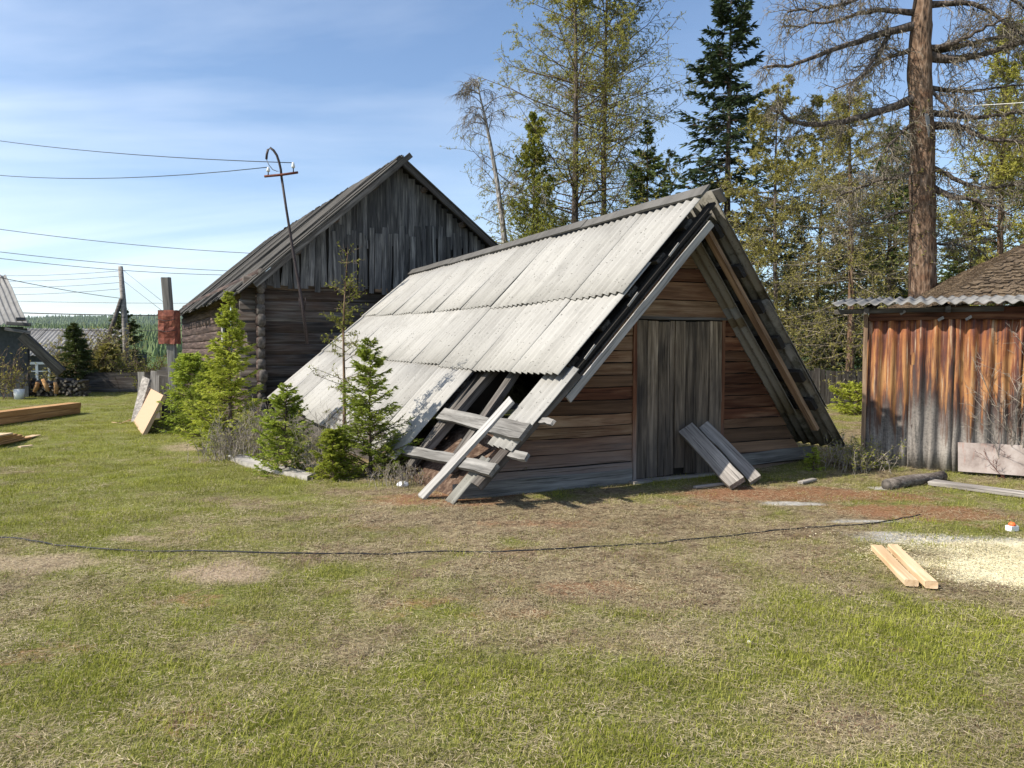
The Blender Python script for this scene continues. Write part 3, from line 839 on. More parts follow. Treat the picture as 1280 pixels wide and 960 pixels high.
# the broken lower left corner: bare rafters, loose battens, torn sheet
for pa, pb, w, m in (((705, 484), (596, 608), 0.20, 'dark_wood'), ((592, 474), (512, 585), 0.17, 'dark_wood'), ((632, 480), (558, 590), 0.16, 'dark_wood')):
    a, b = on_slope(*pa, -0.10), on_slope(*pb, -0.10)
    plank('rafter', a - DL * 0.2, b, w, 0.07, NL, M[m], SH, seg=5, jit=0.008)
def loose(pa, pb, w, t, off, m, nm='batten', **k):
    return plank(nm, on_slope(*pa, off), on_slope(*pb, off), w, t, NL, M[m], SH, seg=5, jit=0.008, skew=0.25, **k)
loose((552, 517), (607, 531), 0.17, 0.045, 0.0, 'grey_wood')
loose((609, 530), (657, 541), 0.20, 0.05, 0.02, 'grey_wood')
loose((508, 563), (566, 574), 0.13, 0.05, 0.0, 'grey_wood')
loose((573, 577), (618, 588), 0.14, 0.05, 0.0, 'grey_wood')
loose((672, 525), (692, 528), 0.07, 0.03, -0.10, 'grey_wood')
loose((634, 566), (659, 572), 0.09, 0.04, -0.10, 'grey_wood')
# torn pieces of corrugated sheet lying in the gap
a = on_slope(662, 512, -0.03); y = -DL
link('sheet_piece', corrugated('sheet_piece', 0.62, 1.15, 0.149, 0.020, M['sheet'], seed=31), SH, mat=frame(on_slope(664, 508, -0.045), AY, y, AY.cross(y)))
link('sheet_piece', corrugated('sheet_piece', 0.22, 0.62, 0.149, 0.022, M['sheet_under'], seed=33), SH, mat=frame(on_slope(585, 600, -0.10), AY, y, AY.cross(y)))
# earth heaped against the inside of the corner
eb = Buf()
rng = np.random.default_rng(3)
ex = np.linspace(-3.3, -1.4, 20); ey = np.linspace(0.1, 2.6, 20)
EX, EY = np.meshgrid(ex, ey)
EZ = np.minimum(0.03 + 0.55 * smooth(-3.15, -2.0, EX) * (0.75 + 0.5 * fbm(EX * 3, EY * 3, 8)), RZ + TL * EX - 0.30)
i = np.arange(400).reshape(20, 20)
eb.add(np.stack([EX, EY, EZ], -1), np.stack([i[:-1, :-1], i[:-1, 1:], i[1:, 1:], i[1:, :-1]], -1).reshape(-1, 4))
N = Nodes('red_earth'); f = N.noise(N.pos(), 14.0, 6, 0.65)
c = N.ramp(f, [(0.3, (0.04, 0.026, 0.020)), (0.5, (0.088, 0.056, 0.040)), (0.7, (0.21, 0.155, 0.115))])
M['red_earth'] = N.done(c, 0.95, N.bump(f, 0.8, 0.03), spec=0.08)
o = link('earth_bank', eb.mesh('earth_bank', M['red_earth'], True)); o.matrix_world = SHM
tag(o, kind='structure')

def w_(p): return SHM @ Vector(p)
# white plank lying down the slope over the gap
pa, pb = w_(on_slope(640, 500, 0.05)), w_(on_slope(527, 622, 0.06))
plank('white_plank', pa, pb, 0.19, 0.035, SHM.to_3x3() @ NL, M['white_plank'], None, seg=8, jit=0.008, skew=0.35)
tag(col.objects[-1], 'long white plank lying down the broken corner of the steep roof', 'plank')

# two heavy beams leaning on the door
def lean(nm, top, bot, w, t, up, m, label, cat, group=None, ch=0.007):
    p0, p1 = Vector(top), Vector(bot)
    o = plank(nm, p0, p1, w, t, up, M[m], None, seg=5, jit=0.006, chamfer=ch)
    return tag(o, label, cat, group)
b1 = spot(921, 613); b2 = spot(945, 607)
def door_pt(px, py, out):
    o = SHI @ EYE; d = SHI.to_3x3() @ ray(px, py)
    return SHM @ (o + d * ((-out - o.y) / d.y))
lean('beam', door_pt(858, 536, 0.10), b1 + Vector((0, 0, 0.075)), 0.20, 0.09, (-0.3, -0.9, 0.5), 'beam_wood', 'wider grey beam leaning on the shed door, front one of two', 'beam', 'beams leaning on the shed door')
lean('beam', door_pt(880, 532, 0.09), b2 + Vector((0, 0, 0.07)), 0.15, 0.075, (-0.3, -0.9, 0.5), 'beam_wood', 'narrower grey beam leaning on the shed door behind a wider one', 'beam', 'beams leaning on the shed door')

# ------------------------------------------------------------------ rusty shed at the right edge
RS = thing('rusty_iron_shed', 'rusty corrugated iron shed with sagging eaves at the right edge', 'shed', (4.73, 10.1, 0.08), R(-28))
RSM = Matrix.Translation((4.73, 10.1, 0.08)) @ Matrix.Rotation(R(-28), 4, 'Z')
x = 0.02; k = 0
UPM = (Vector((1, 0, 0)), Vector((0, 0, 1)), Vector((0, -1, 0)))
while x < 4.2:
    w = random.choice((0.50, 0.52, 0.66))
    top = 1.97 + random.uniform(-0.04, 0.03) - 0.015 * x
    me = corrugated('wall_sheet', w + 0.05, top + 0.02, 0.166, 0.030, M['rusty_iron'], 0.003, per=7, nl=7, sag=0.006, seed=40 + k, wob=0.035)
    tilt = random.uniform(-0.012, 0.012)
    c = Vector((x + w / 2, -0.012 * (k % 2) - 0.02, top / 2 - 0.01))
    ux = Vector((math.cos(tilt), 0, math.sin(tilt))); uz = Vector((-math.sin(tilt), 0, math.cos(tilt)))
    link('wall_sheet', me, RS, mat=frame(c, ux, uz, Vector((0, -1, 0))))
    x += w; k += 1
# left return wall and back
for kk, yy in enumerate((0.28, 0.80, 1.32, 1.84)):
    me = corrugated('wall_sheet', 0.56, 1.97, 0.166, 0.028, M['rusty_iron'], 0.003, per=7, nl=4, seed=60 + kk, wob=0.03)
    link('wall_sheet', me, RS, mat=frame(Vector((0.0, yy, 0.98)), Vector((0, -1, 0)), Vector((0, 0, 1)), Vector((-1, 0, 0))))
plank('corner_post', (-0.035, -0.03, -0.05), (-0.035, -0.03, 1.99), 0.05, 0.06, (0, -1, 0), M['rafter_wood'], RS, seg=4)
plank('eaves_board', (0.0, -0.045, 1.995), (4.2, -0.06, 1.955), 0.15, 0.03, (0, -1, 0), M['gable_wood'], RS, seg=8, jit=0.012)
plank('eaves_beam', (-0.42, -0.06, 2.035), (1.5, -0.06, 2.035), 0.06, 0.07, (0, -1, 0), M['dark_wood'], RS, seg=4)
for xx in (-0.02, 0.9, 1.8, 2.7, 3.6):
    plank('rafter', (xx, -0.2, 2.035), (xx, 3.0, 2.305), 0.06, 0.08, (0, 0, 1), M['dark_wood'], RS, seg=3)
for kk in range(5):
    me = corrugated('roof_sheet', 1.19, 1.72, 0.149, 0.020, M['eave_sheet'], seed=70 + kk, per=8)
    for jj in range(2):
        c = Vector((-0.40 + 0.56 + 1.04 * kk, 0.58 + 1.5 * jj, 2.17 + 0.136 * jj - 0.012 * kk + 0.02 * (1 - jj)))
        yv = Vector((0, 1, 0.088)).normalized()
        link('roof_sheet', me, RS, mat=frame(c, Vector((1, 0, -0.012)).normalized(), yv, Vector((1, 0, -0.012)).normalized().cross(yv)))
# lean wall base panel
pp = [Vector((1.06, -0.10, 0.0)), Vector((4.1, -0.12, -0.02)), Vector((4.1, -0.07, 0.37)), Vector((1.05, -0.06, 0.36))]
prism('base_panel', pp, (0, -1, 0), 0.02, M['pink_panel'], RS)
# nails torn flaps at the sheet tops
for xx, zz in ((0.80, 1.90), (0.37, 1.99), (1.1, 1.90)):
    plank('bent_flap', (xx, -0.075, zz), (xx + 0.06, -0.11, zz + 0.04), 0.035, 0.004, (0, -1, 0.4), M['sheet_old'], RS, seg=1, jit=0.004)

# the older house behind it, under a mossy shingle roof
MH = thing('mossy_roofed_house', 'brown mossy shingle roof of a low house behind the rusty shed', 'house', (7.40, 13.2, 0.1), R(-14))
# hip roof: eaves at z 2.3, ridge at z 3.9
e0, e1, e2, e3 = Vector((0, 0, 2.3)), Vector((8, 0, 2.3)), Vector((8, 6, 2.3)), Vector((0, 6, 2.3))
r0, r1 = Vector((2.55, 3.0, 3.75)), Vector((6.0, 3.0, 3.75))
N = Nodes('mossy_shingles'); o_ = N.pos()
a_ = N.noise(o_, 3.0, 6, 0.7); b_ = N.noise(o_, 26.0, 5, 0.7)
c = N.ramp(N.math('ADD', N.math('MULTIPLY', a_, 0.45), N.math('MULTIPLY', b_, 0.55)), [(0.34, (0.035, 0.026, 0.020)), (0.48, (0.115, 0.085, 0.058)), (0.6, (0.21, 0.155, 0.10)), (0.74, (0.34, 0.285, 0.21))])
M['shingle'] = N.done(c, 0.95, N.bump(b_, 0.8, 0.02), spec=0.08)
def shingles(nm, A, B, T0, T1, rows, step):
    """courses of short thick shingles up one face of the roof, joined: too fine to tell apart"""
    b = Buf(); nrm = (B - A).cross(T0 - A).normalized()
    for i in range(rows):
        v0, v1 = i / rows, (i + 1.7) / rows
        a0 = A.lerp(T0, v0); a1 = B.lerp(T1, v0)
        q0 = A.lerp(T0, min(v1, 1)); q1 = B.lerp(T1, min(v1, 1))
        L = (a1 - a0).length; n = max(1, int(L / step)); cuts = sorted([0, 1] + [(k + random.uniform(-.3, .3)) / n for k in range(1, n)])
        for s0, s1 in zip(cuts, cuts[1:]):
            lift = nrm * random.uniform(0.008, 0.05); back = nrm * 0.004 * (i % 3)
            dn = (A - T0).normalized() * random.uniform(-0.03, 0.09)
            p = [a0.lerp(a1, s0) + dn, a0.lerp(a1, s1) + dn, q0.lerp(q1, s1), q0.lerp(q1, s0)]
            v = [p[0] + lift, p[1] + lift, p[2] + back, p[3] + back, p[0], p[1], p[2] - nrm * 0.01, p[3] - nrm * 0.01]
            b.add(v, [(0, 1, 2, 3), (4, 5, 1, 0), (5, 6, 2, 1), (7, 4, 0, 3)])
    return tag(link(nm, b.mesh(nm, M['shingle']), MH), kind='stuff')
shingles('shingle_roof', e0, e1, r0, r1, 34, 0.09)
shingles('shingle_roof', e3, e0, r0, r0 + Vector((0.001, -0.001, 0)), 34, 0.09)
for i in range(12):
    z0 = 0.0 + i * 0.19
    tube('log', [(0.35, 0.45, z0 + 0.1), (7.6, 0.45, z0 + 0.1)], 0.10, M['barn_log'], MH, 8)
    tube('log', [(0.45, 0.30, z0 + 0.19), (0.45, 5.7, z0 + 0.19)], 0.10, M['barn_log'], MH, 8)
plank('ridge_board', r0 + Vector((-0.1, 0, 0.08)), r1 + Vector((0, 0, 0.08)), 0.16, 0.04, (0, -1, 1), M['dark_wood'], MH, seg=4)
0 and plank('hip_board', e0 + Vector((0.15, 0.18, 0.16)), r0 + Vector((0, 0, 0.10)), 0.12, 0.04, (-1, -1, 1.6), M['barn_roof'], MH, seg=5, jit=0.01)
# ------------------------------------------------------------------ the long log barn behind
BH_ANG = R(29.0)
bu = Vector((math.cos(BH_ANG), math.sin(BH_ANG), 0)); br = Vector((-math.sin(BH_ANG), math.cos(BH_ANG), 0))
BC = Vector((-5.72, 17.4, 0.0)) + bu * 3.24
BA = thing('log_barn', 'long dark log barn with a tall grey boarded gable behind the steep shed', 'barn', BC, BH_ANG)
HW, EZ_, RZB = 3.3, 3.26, 6.20
TB = (RZB - EZ_) / HW                 # slope
BL = 15.5
HWR = 3.95
TBR = (RZB - EZ_) / HWR
def bz(x): return RZB - (TB if x < 0 else TBR) * abs(x)
# gable logs, hewn flat outside
nlog = 13; lh = EZ_ / nlog
def log_mesh(L, rad, mat, seed, flat=0.0, seg=7):
    rng = np.random.default_rng(seed)
    pts = [(-L/2 + L*i/seg, rng.uniform(-.01, .01), rng.uniform(-.01, .01)) for i in range(seg + 1)]
    b = Buf(); v, q, c = tube_arrays(pts, rad * rng.uniform(0.93, 1.06, seg + 1), 10)
    if flat: v[:, 1] = np.clip(v[:, 1], -rad * flat, rad * flat)
    b.add(v, q, 0)
    b.f.append(c); b.m.append(1); b.v.append(np.zeros((0, 3)))
    return b.mesh('log', [mat, M['end_grain_dark']], True)
M['end_grain_dark'] = plain('dark_log_end', (0.10, 0.088, 0.078), 0.9, vary=0.6, scale=14, bump=0.6)
for i in range(nlog):
    zc = lh * (i + 0.5)
    ov = random.uniform(0.22, 0.42)
    L = HW + HWR + ov * 2
    rad = lh * 0.58
    m = M['barn_log']
    o = link('log', log_mesh(L, rad, m, i, 0.42), BA, mat=basis(Vector((-HW - ov, 0, zc)), Vector((HWR + ov * 0.7, 0, zc)), (0, 0, 1)))
plank('pale_batten', (-0.6, -0.16, EZ_ - 0.20), (1.9, -0.16, EZ_ - 0.24), 0.10, 0.05, (0, -1, 0), M['rafter_wood'], BA, seg=4)
# left wall logs: a doorway splits them
D0, D1 = 3.3, 4.6
for i in range(nlog + 1):
    zc = lh * i + 0.02
    ov = random.uniform(0.20, 0.45)
    spans = [(-ov, BL)] if zc > 2.85 else [(-ov, D0), (D1, BL + 0.3)]
    for j, (y0, y1) in enumerate(spans):
        rad = lh * random.uniform(0.54, 0.60)
        o = link('log', log_mesh(y1 - y0, rad, M['barn_log_warm'], 50 + i * 3 + j, 0.60), BA, mat=basis(Vector((-HW, y0, zc)), Vector((-HW, y1, zc)), (0, 0, 1)))
    link('log', log_mesh(BL + 0.4, lh * 0.53, M['barn_log'], 150 + i, 0.85), BA, mat=basis(Vector((HWR, -0.3, zc)), Vector((HWR, BL, zc)), (0, 0, 1)))
plank('door_post', (-HW - 0.10, D1 + 0.05, 0.6), (-HW - 0.10, D1 + 0.08, 2.75), 0.30, 0.05, (-1, 0, 0), M['white_plank'], BA, seg=5, jit=0.02)
box('doorway_shade_sheet', (-HW + 0.75, D0 - 0.6, 0), (-HW + 0.80, D1 + 0.6, 3.1), M['shade'], BA)  # near-black sheet painting the shade inside the doorway
# gable boards: an upper tier and a lower tier that overlaps it
x = -HW - 0.02
while x < HWR + 0.1:
    w = random.uniform(0.115, 0.185)
    xc = x + w / 2
    top = bz(xc) - 0.10
    bot = EZ_ - 0.22 + random.uniform(-0.09, 0.07)
    tl = random.uniform(-0.05, 0.05)
    y = -0.19 + random.uniform(-0.016, 0.016)
    if abs(xc) < 2.3 and top > 4.7:
        sp = 4.55 + random.uniform(-0.16, 0.16) + 0.05 * xc
        plank('gable_board', (xc, y + 0.028, sp - 0.3), (xc, y + 0.028, top), w + 0.02, 0.022, (0, -1, 0), M['barn_board'], BA, seg=4, jit=0.006)
        plank('gable_board', (xc + random.uniform(-.02, .02), y, bot), (xc + tl, y, sp), w - random.uniform(0.002, 0.030), 0.024, (random.uniform(-.34, .12), -1, 0), M['barn_board'], BA, seg=4, jit=0.008)
    else:
        if top - bot > 0.1:
            plank('gable_board', (xc, y, bot), (xc + tl, y, top), w - random.uniform(0.002, 0.030), 0.024, (random.uniform(-.34, .12), -1, 0), M['barn_board'], BA, seg=4, jit=0.008)
    x += w
prism('gable_shade_sheet', [Vector((-HW, -0.14, EZ_ - 0.1)), Vector((HWR, -0.14, EZ_ - 0.1)), Vector((0, -0.14, RZB - 0.12))], (0, -1, 0), 0.03, M['shade'], BA)  # near-black sheet painting the shade in gaps between the gable boards
# roof: two layers of long boards laid down the slope
sl = Vector((-1, 0, -TB)).normalized(); nl_ = Vector((-TB, 0, 1)).normalized()
sr = Vector((1, 0, -TBR)).normalized(); nr_ = Vector((TBR, 0, 1)).normalized()
OV = 0.62
top_ = Vector((0, 0, RZB))
y = -0.52; k = 0
while y < BL + 0.5:
    w = random.uniform(0.20, 0.27)
    Ls = HW / abs(sl.x) + OV + random.uniform(-0.12, 0.12)
    p = top_ + Vector((0, y + w / 2, 0)) + nl_ * (0.045 + 0.032 * (k % 2))
    plank('roof_board', p - sl * random.uniform(0.04, 0.20), p + sl * Ls, w + 0.05, 0.03, nl_ + Vector((0, random.uniform(-.06, .06), 0)), M['barn_roof'], BA, seg=5, jit=0.014)
    p = top_ + Vector((0, y + w / 2, 0)) + nr_ * (0.045 + 0.032 * (k % 2))
    plank('roof_board', p - sr * random.uniform(0.0, 0.10), p + sr * (Ls + 0.5), w + 0.05, 0.03, nr_, M['barn_roof'], BA, seg=4, jit=0.012)
    y += w; k += 1
# verge boards and purlin ends
plank('verge_board', top_ + Vector((0, -0.50, 0)) + nl_ * -0.05 - sl * 0.25, top_ + Vector((0, -0.50, 0)) - nl_ * 0.05 + sl * 4.7, 0.05, 0.13, nl_, M['dark_wood'], BA, seg=6, jit=0.01)
plank('verge_board', top_ + Vector((0, -0.50, 0)) + nr_ * -0.05 - sr * 0.12, top_ + Vector((0, -0.50, 0)) - nr_ * 0.05 + sr * 5.4, 0.05, 0.13, nr_, M['dark_wood'], BA, seg=6, jit=0.01)
for s in (0.9, 2.2, 3.4):
    for d, n_ in ((sl, nl_), (sr, nr_)):
        p = top_ + d * s - n_ * 0.10
        tube('purlin', [p + Vector((0, -0.36, 0)), p + Vector((0, BL, 0))], 0.075, M['barn_log'], BA, 8)

# bent iron service mast on the barn wall
MA = thing('service_mast', 'thin bent iron wire mast with two insulators above the barn roof', 'mast', at(381, 430, 16.9))
ml = lambda px, py, Y=16.9: at(px, py, Y) - Vector(MA.location)
tube('pole', [ml(384, 430), ml(378, 380), ml(367, 318), ml(358, 262), ml(352, 222)], [0.036, 0.036, 0.032, 0.028, 0.028], M['iron'], MA, 8)
hook = [ml(352, 222)] + [ml(a, b) for a, b in ((351, 212), (349, 203), (346, 194), (342, 188), (338, 185), (335, 187), (333.5, 193), (333, 199))]
tube('gooseneck', hook, 0.027, M['iron'], MA, 8)
tube('crossarm', [ml(330.5, 220.5, 16.85), ml(352, 218.5, 16.85), ml(372.5, 215.5, 16.85)], 0.028, M['rust_bar'], MA, 4)
for a in ((335.3, 219, 335.3, 209), (366.8, 215.5, 366.3, 203)):
    p0, p1 = ml(a[0], a[1], 16.85), ml(a[2], a[3], 16.85)
    i_ = link('insulator', None, MA, p0)
    d = p1 - p0
    tube('pin', [(0, 0, 0), d * 0.8], 0.012, M['iron'], i_, 6)
    tube('cup', [d * 0.45, d * 0.6, d * 0.8, d * 1.0], [0.036, 0.04, 0.03, 0.024], M['porcelain'], i_, 8)
tube('lead_wire', [ml(333, 199), ml(336, 206), ml(341, 212), ml(346, 214), ml(350, 214)], 0.008, M['wire_far'], MA, 4)
tube('bracket', [ml(374, 372), ml(374.5, 384), ml(381, 387), ml(382, 372)], 0.012, M['iron'], MA, 4)

def wire(label, pts, r=0.006, m='wire', group='overhead wires', nm='overhead_wire'):
    o = tube(nm, pts, r, M[m], None, 4)
    return tag(o, label, 'wire', group)
def sag(p, q, s, n=12):
    return [p.lerp(q, i / n) - Vector((0, 0, s * 4 * (i / n) * (1 - i / n))) for i in range(n + 1)]
i1, i2 = at(335, 209, 16.85), at(366, 203.5, 16.85)
wire('upper of the two wires to the bent iron mast', sag(i2, at(-90, 162, 26), 0.18), 0.009)
wire('lower of the two wires to the bent iron mast', sag(i1, at(-90, 208, 26), 0.32), 0.009)
wire('single wire sloping down to the barn roof below the mast wires', sag(at(-40, 281, 27), at(345, 318, 31), 0.15), 0.011, 'wire_far')
wire('upper of two close wires meeting the barn roof, above the utility pole top', sag(at(-40, 310, 27), at(330, 340, 34), 0.15), 0.011, 'wire_far')
wire('lower of two close wires meeting the barn roof, touching the pole top', sag(at(-40, 318, 27), at(330, 344, 34), 0.2), 0.011, 'wire_far')
# ------------------------------------------------------------------ far left: houses, pole, fence, timber
# utility pole with a strut
UB = at(159, 478, 33); UB.z = gz(UB.x, UB.y)
UP = thing('utility_pole', 'leaning wooden utility pole with a strut beyond the lawn', 'utility pole', UB)
ul = lambda px, py, Y=33: at(px, py, Y) - UB
tube('post', [Vector((0, 0, -0.3)), ul(157, 420), ul(154, 375), ul(150.5, 333)], [0.14, 0.13, 0.12, 0.10], M['beam_wood'], UP, 8)
tube('strut', [ul(151.5, 374, 32.9), ul(136, 420, 32.9), Vector((ul(118, 480, 32.9).x, 0, -0.3))], 0.09, M['dark_wood'], UP, 8)
tube('iron_hook', [ul(151, 345), ul(149.5, 344), ul(149, 342)], 0.02, M['iron'], UP, 5)
tube('iron_hook', [ul(151.5, 352), ul(150, 352), ul(149.5, 350)], 0.02, M['iron'], UP, 5)
hs = ((340, 338.5), (347, 345), (355, 353), (364, 361))
words = ('topmost', 'second highest', 'third highest', 'lowest')
for (a, b), wd in zip(hs, words):
    wire(f'{wd} of the faint wires running left from the utility pole', sag(at(-30, a + 4, 40), at(151.5, b, 33), 0.1, 6), 0.010, 'wire_far', 'wires on the utility pole')
wire('wire sloping from the left house roof down to the pole strut', sag(at(0, 347, 25), at(152, 373, 33), 0.05, 6), 0.012, 'wire_far', 'wires on the utility pole')
wire('level grey wire passing behind the utility pole halfway up', sag(at(-30, 375, 38), at(260, 379, 38), 0.05, 6), 0.010, 'wire_far')
wire('thick dark cable crossing level just above the far hills', sag(at(-30, 389, 36), at(300, 394, 36), 0.08, 6), 0.022, 'wire')
wire('dark cable crossing level in front of the far hills', sag(at(-30, 411, 36), at(260, 413, 36), 0.05, 6), 0.014, 'wire')
for (a, b, c, d), wd in zip(((153, 337, 222, 392), (153, 350, 215, 398)), ('upper', 'lower')):
    wire(f'{wd} thin stay wire slanting down right from the utility pole', [at(a, b, 33), at(c, d, 33)], 0.008, 'wire_far', 'wires on the utility pole')

# far house with the grey roof
GH0 = at(70, 470, 38); GZ0 = gz(GH0.x, GH0.y) 
GH = thing('grey_roofed_house', 'low house with grey corrugated roof and white window beyond the woodpile', 'house', (at(25, 470, 38).x, 38, GZ0), R(8))
eave = at(30, 444, 38).z - GZ0; ridge = at(40, 411, 40.5).z - GZ0
W_ = 3.4
for k in range(6):
    me = corrugated('roof_sheet', 1.2, 3.2, 0.20, 0.03, M['sheet_old'], seed=90 + k, per=5, nl=1)
    ps = Vector((-1.4 + 1.08 * k, -0.3, eave)); pe = Vector((-1.4 + 1.08 * k + 0.0, 2.5, ridge))
    yv = (pe - ps).normalized(); xv = Vector((1, 0, 0)); 
    o = link('roof_sheet', me, GH, mat=frame((ps + pe) / 2, xv, yv, xv.cross(yv)))
box('wall', (-2.0, 0.05, -1.0), (4.6, 4.5, eave + 0.05), M['blue_paint'], GH)
for k, xx in enumerate((-0.15, 1.0)):
    pass
wf = link('window', None, GH, (at(45, 466, 38).x - GH.location.x, 0.0, at(45, 466, 38).z - GZ0))
for (lo, hi) in (((-0.62, -0.06, -0.62), (-0.52, 0.04, 0.42)), ((0.52, -0.06, -0.62), (0.62, 0.04, 0.42)), ((-0.62, -0.064, 0.42), (0.62, 0.04, 0.54)), ((-0.62, -0.064, -0.74), (0.62, 0.04, -0.62)), ((-0.06, -0.05, -0.62), (0.06, 0.03, 0.42)), ((-0.52, -0.045, 0.05), (0.52, 0.02, 0.10))):
    box('frame', lo, hi, M['white_paint'], wf)
for x0 in (-0.52, 0.06):
    box('pane', (x0, -0.01, -0.62), (x0 + 0.46, 0.01, 0.42), M['glass'], wf)

# near-left dark outbuilding with the curved roof
LHY = 25.5
lz = gz(-16, LHY)
LH = thing('dark_outbuilding', 'dark old outbuilding with bent corrugated roof cut off by the left edge', 'outbuilding', (at(0, 480, LHY).x, LHY, lz))
lo_ = lambda px, py, Y=LHY: at(px, py, Y) - Vector(LH.location)
prof = [(4, 344, 27.5), (13, 362, 27.0), (22, 384, 26.3), (32, 405, 25.3)]
pts = [lo_(a, b, c) for a, b, c in prof]
def bent_sheet(dx, w, seed, mat):
    b = Buf(); n = int(w / 0.2 * 6); m = n + 1
    rows_ = []
    for p in pts:
        xx = np.linspace(0, w, m)
        rows_.append(np.stack([p.x + dx + xx, np.full(m, p.y), p.z + 0.035 * np.cos((xx) * 2 * math.pi / 0.2) + 0.02 * (seed % 2)], -1))
    top = np.concatenate(rows_); bot = top - np.array([0, 0, 0.012])
    i = np.arange(len(pts) * m).reshape(len(pts), m)
    q = np.stack([i[:-1, :-1], i[:-1, 1:], i[1:, 1:], i[1:, :-1]], -1).reshape(-1, 4)[:, ::-1]
    loop = list(i[0, :]) + list(i[1:, -1]) + list(i[-1, -2::-1]) + list(i[-2:0:-1, 0])
    rim = [(a, c, c + len(top), a + len(top)) for a, c in zip(loop, loop[1:] + loop[:1])]
    b.add(np.concatenate([top, bot]), np.concatenate([q, q[:, ::-1] + len(top), np.array(rim)]))
    return link('roof_sheet', b.mesh('roof_sheet', mat, True), LH)
for k in range(3):
    bent_sheet(-1.12 - 1.15 * k, 1.2, k, M['sheet_old'])
for (a, b, c, d) in ((8, 404, 38, 406), (6, 411, 38, 416), (20, 399, 32, 399)):
    plank('eaves_board', lo_(a, b, 25.0), lo_(c, d, 25.2), 0.10, 0.06, (0, -1, 0.3), M['barn_board'], LH, seg=2)
wx0, wx1, wzt = lo_(-60, 480).x, lo_(22, 480).x, lo_(0, 408).z
prism('wall', [(wx0, 0.4, 0), (wx1, 0.4, 0), (wx1, 0.4, wzt), (wx0, 0.4, wzt)], (0.62, -0.90, 0), 3.0, M['blue_paint'], LH)
for k, px in enumerate((-40, -30, -20, -10, -4, 2, 8, 13, 18, 23)):
    plank('wall_board', Vector((lo_(px, 480).x, 0.38, 0.0)), Vector((lo_(px, 480).x, 0.38, lo_(0, 410).z)), 0.20, 0.03, (0, -1, 0), M['blue_paint'], LH, seg=2)
# raking timber from the eaves down to the woodpile
plank('raking_timber', lo_(27, 419, 25.2), lo_(78, 466, 25.6), 0.30, 0.22, (0, -1, 0.2), M['dark_wood'], LH, seg=4, jit=0.02)
prism('side_wall', [lo_(22, 410, 25.9), lo_(22, 492, 25.9), lo_(35, 492, 25.9), lo_(35, 428, 25.9)], (0, -1, 0), 0.1, M['blue_paint'], LH)

# woodpile: split logs one by one
def stick_up(o): return o
WPc = at(72, 492, 26.5); WPc.z = gz(WPc.x, WPc.y)
WP = thing('woodpile', 'long low stack of split firewood below the grey roofed house', 'woodpile', WPc)
nx_, nz_ = 26, 6
x0_ = at(34, 490, 26.5).x - WPc.x; x1_ = at(113, 490, 26.5).x - WPc.x
for j in range(nz_):
    for i in range(nx_):
        px_ = x0_ + (x1_ - x0_) * (i + 0.5 * (j % 2)) / nx_ + random.uniform(-.02, .02)
        if j >= nz_ - 2 and random.random() < 0.25 + 0.2 * (i < 6): continue
        rr = random.uniform(0.042, 0.060)
        zz = 0.06 + j * 0.098 + 0.05 * math.sin(i * 0.5)
        b = Buf()
        L = random.uniform(0.25, 0.45)
        tlt = random.uniform(-.25, .25)
        v, q, c = tube_arrays([(-tlt * L, -L, 0), (0, 0, 0)], rr, random.choice((4, 5, 6)))
        b.add(v, q, 0); b.f.append(c[:, :]) ; b.m.append(1); b.v.append(np.zeros((0, 3)))
        m = [M['bark_log'], M['end_grain'] if random.random() < 0.5 else M['end_grain_dark']]
        link('firewood_log', b.mesh('firewood_log', m), WP, (px_, random.uniform(-.08, .08), zz), (random.uniform(-.1, .1), random.uniform(0, 3), 0))
for (a, b_, c, d), wd in zip(((53, 474, 60, 489), (69, 478, 70, 492), (43, 490, 47, 478)), ('tallest, curved', 'straight', 'shortest, leftmost')):
    o = tube('bark_slab', [at(a, b_, 25.9), at((a + c) / 2 + 1, (b_ + d) / 2, 25.9), at(c, d, 25.9)], [0.05, 0.075, 0.06], M['fresh_side'], None, 6)
    tag(o, f'{wd} pale slab of bark propped against the woodpile', 'bark slab', 'pale slabs against the woodpile')

# bucket by the outbuilding
bp = at(24, 494, 25.0); bp.z = gz(bp.x, bp.y)
o = tube('bucket', [bp, bp + Vector((0, 0, 0.34))], [0.14, 0.17], M['white_paint'], None, 12)
tag(o, 'small white bucket beside the dark outbuilding', 'bucket')

# post wrapped in a rusty plate, with the broken gate beside it
PO = spot(232, 532); 
POY = 16.2
pb_ = at(222, 525, POY); pb_.z = gz(pb_.x, pb_.y)
GP = thing('gate_post', 'tall grey gate post wrapped in a red rusty plate', 'post', pb_)
pl_ = lambda px, py, Y=POY: at(px, py, Y) - pb_
plank('post', Vector((0, 0, -0.1)), pl_(207.5, 347), 0.17, 0.15, (0, -1, 0), M['grey_wood'], GP, seg=6, jit=0.008, chamfer=0.02)
# plate bent round three sides of the post
c0, c1 = pl_(210.5, 388), pl_(211.5, 430)
hgt = (c0 - c1).length
pb2 = Buf(); nn = 8
arc = [(-0.20, 0.13), (-0.20, -0.06), (-0.17, -0.105), (-0.05, -0.12), (0.06, -0.112), (0.16, -0.105), (0.195, -0.06), (0.195, 0.13)]
zs = np.linspace(-hgt/2, hgt/2, 7)
vv = np.array([[(x_ + random.uniform(-.012, .012), y_ + random.uniform(-.02, .012), z_ + random.uniform(-.012, .012) * (abs(z_) > hgt * .4)) for (x_, y_) in arc] for z_ in zs])
ii = np.arange(7 * 8).reshape(7, 8)
qq = np.stack([ii[:-1, :-1], ii[:-1, 1:], ii[1:, 1:], ii[1:, :-1]], -1).reshape(-1, 4)
pb2.add(vv.reshape(-1, 3), qq); 
vin = vv.copy(); vin[..., 0] *= 0.97; vin[..., 1] += 0.006
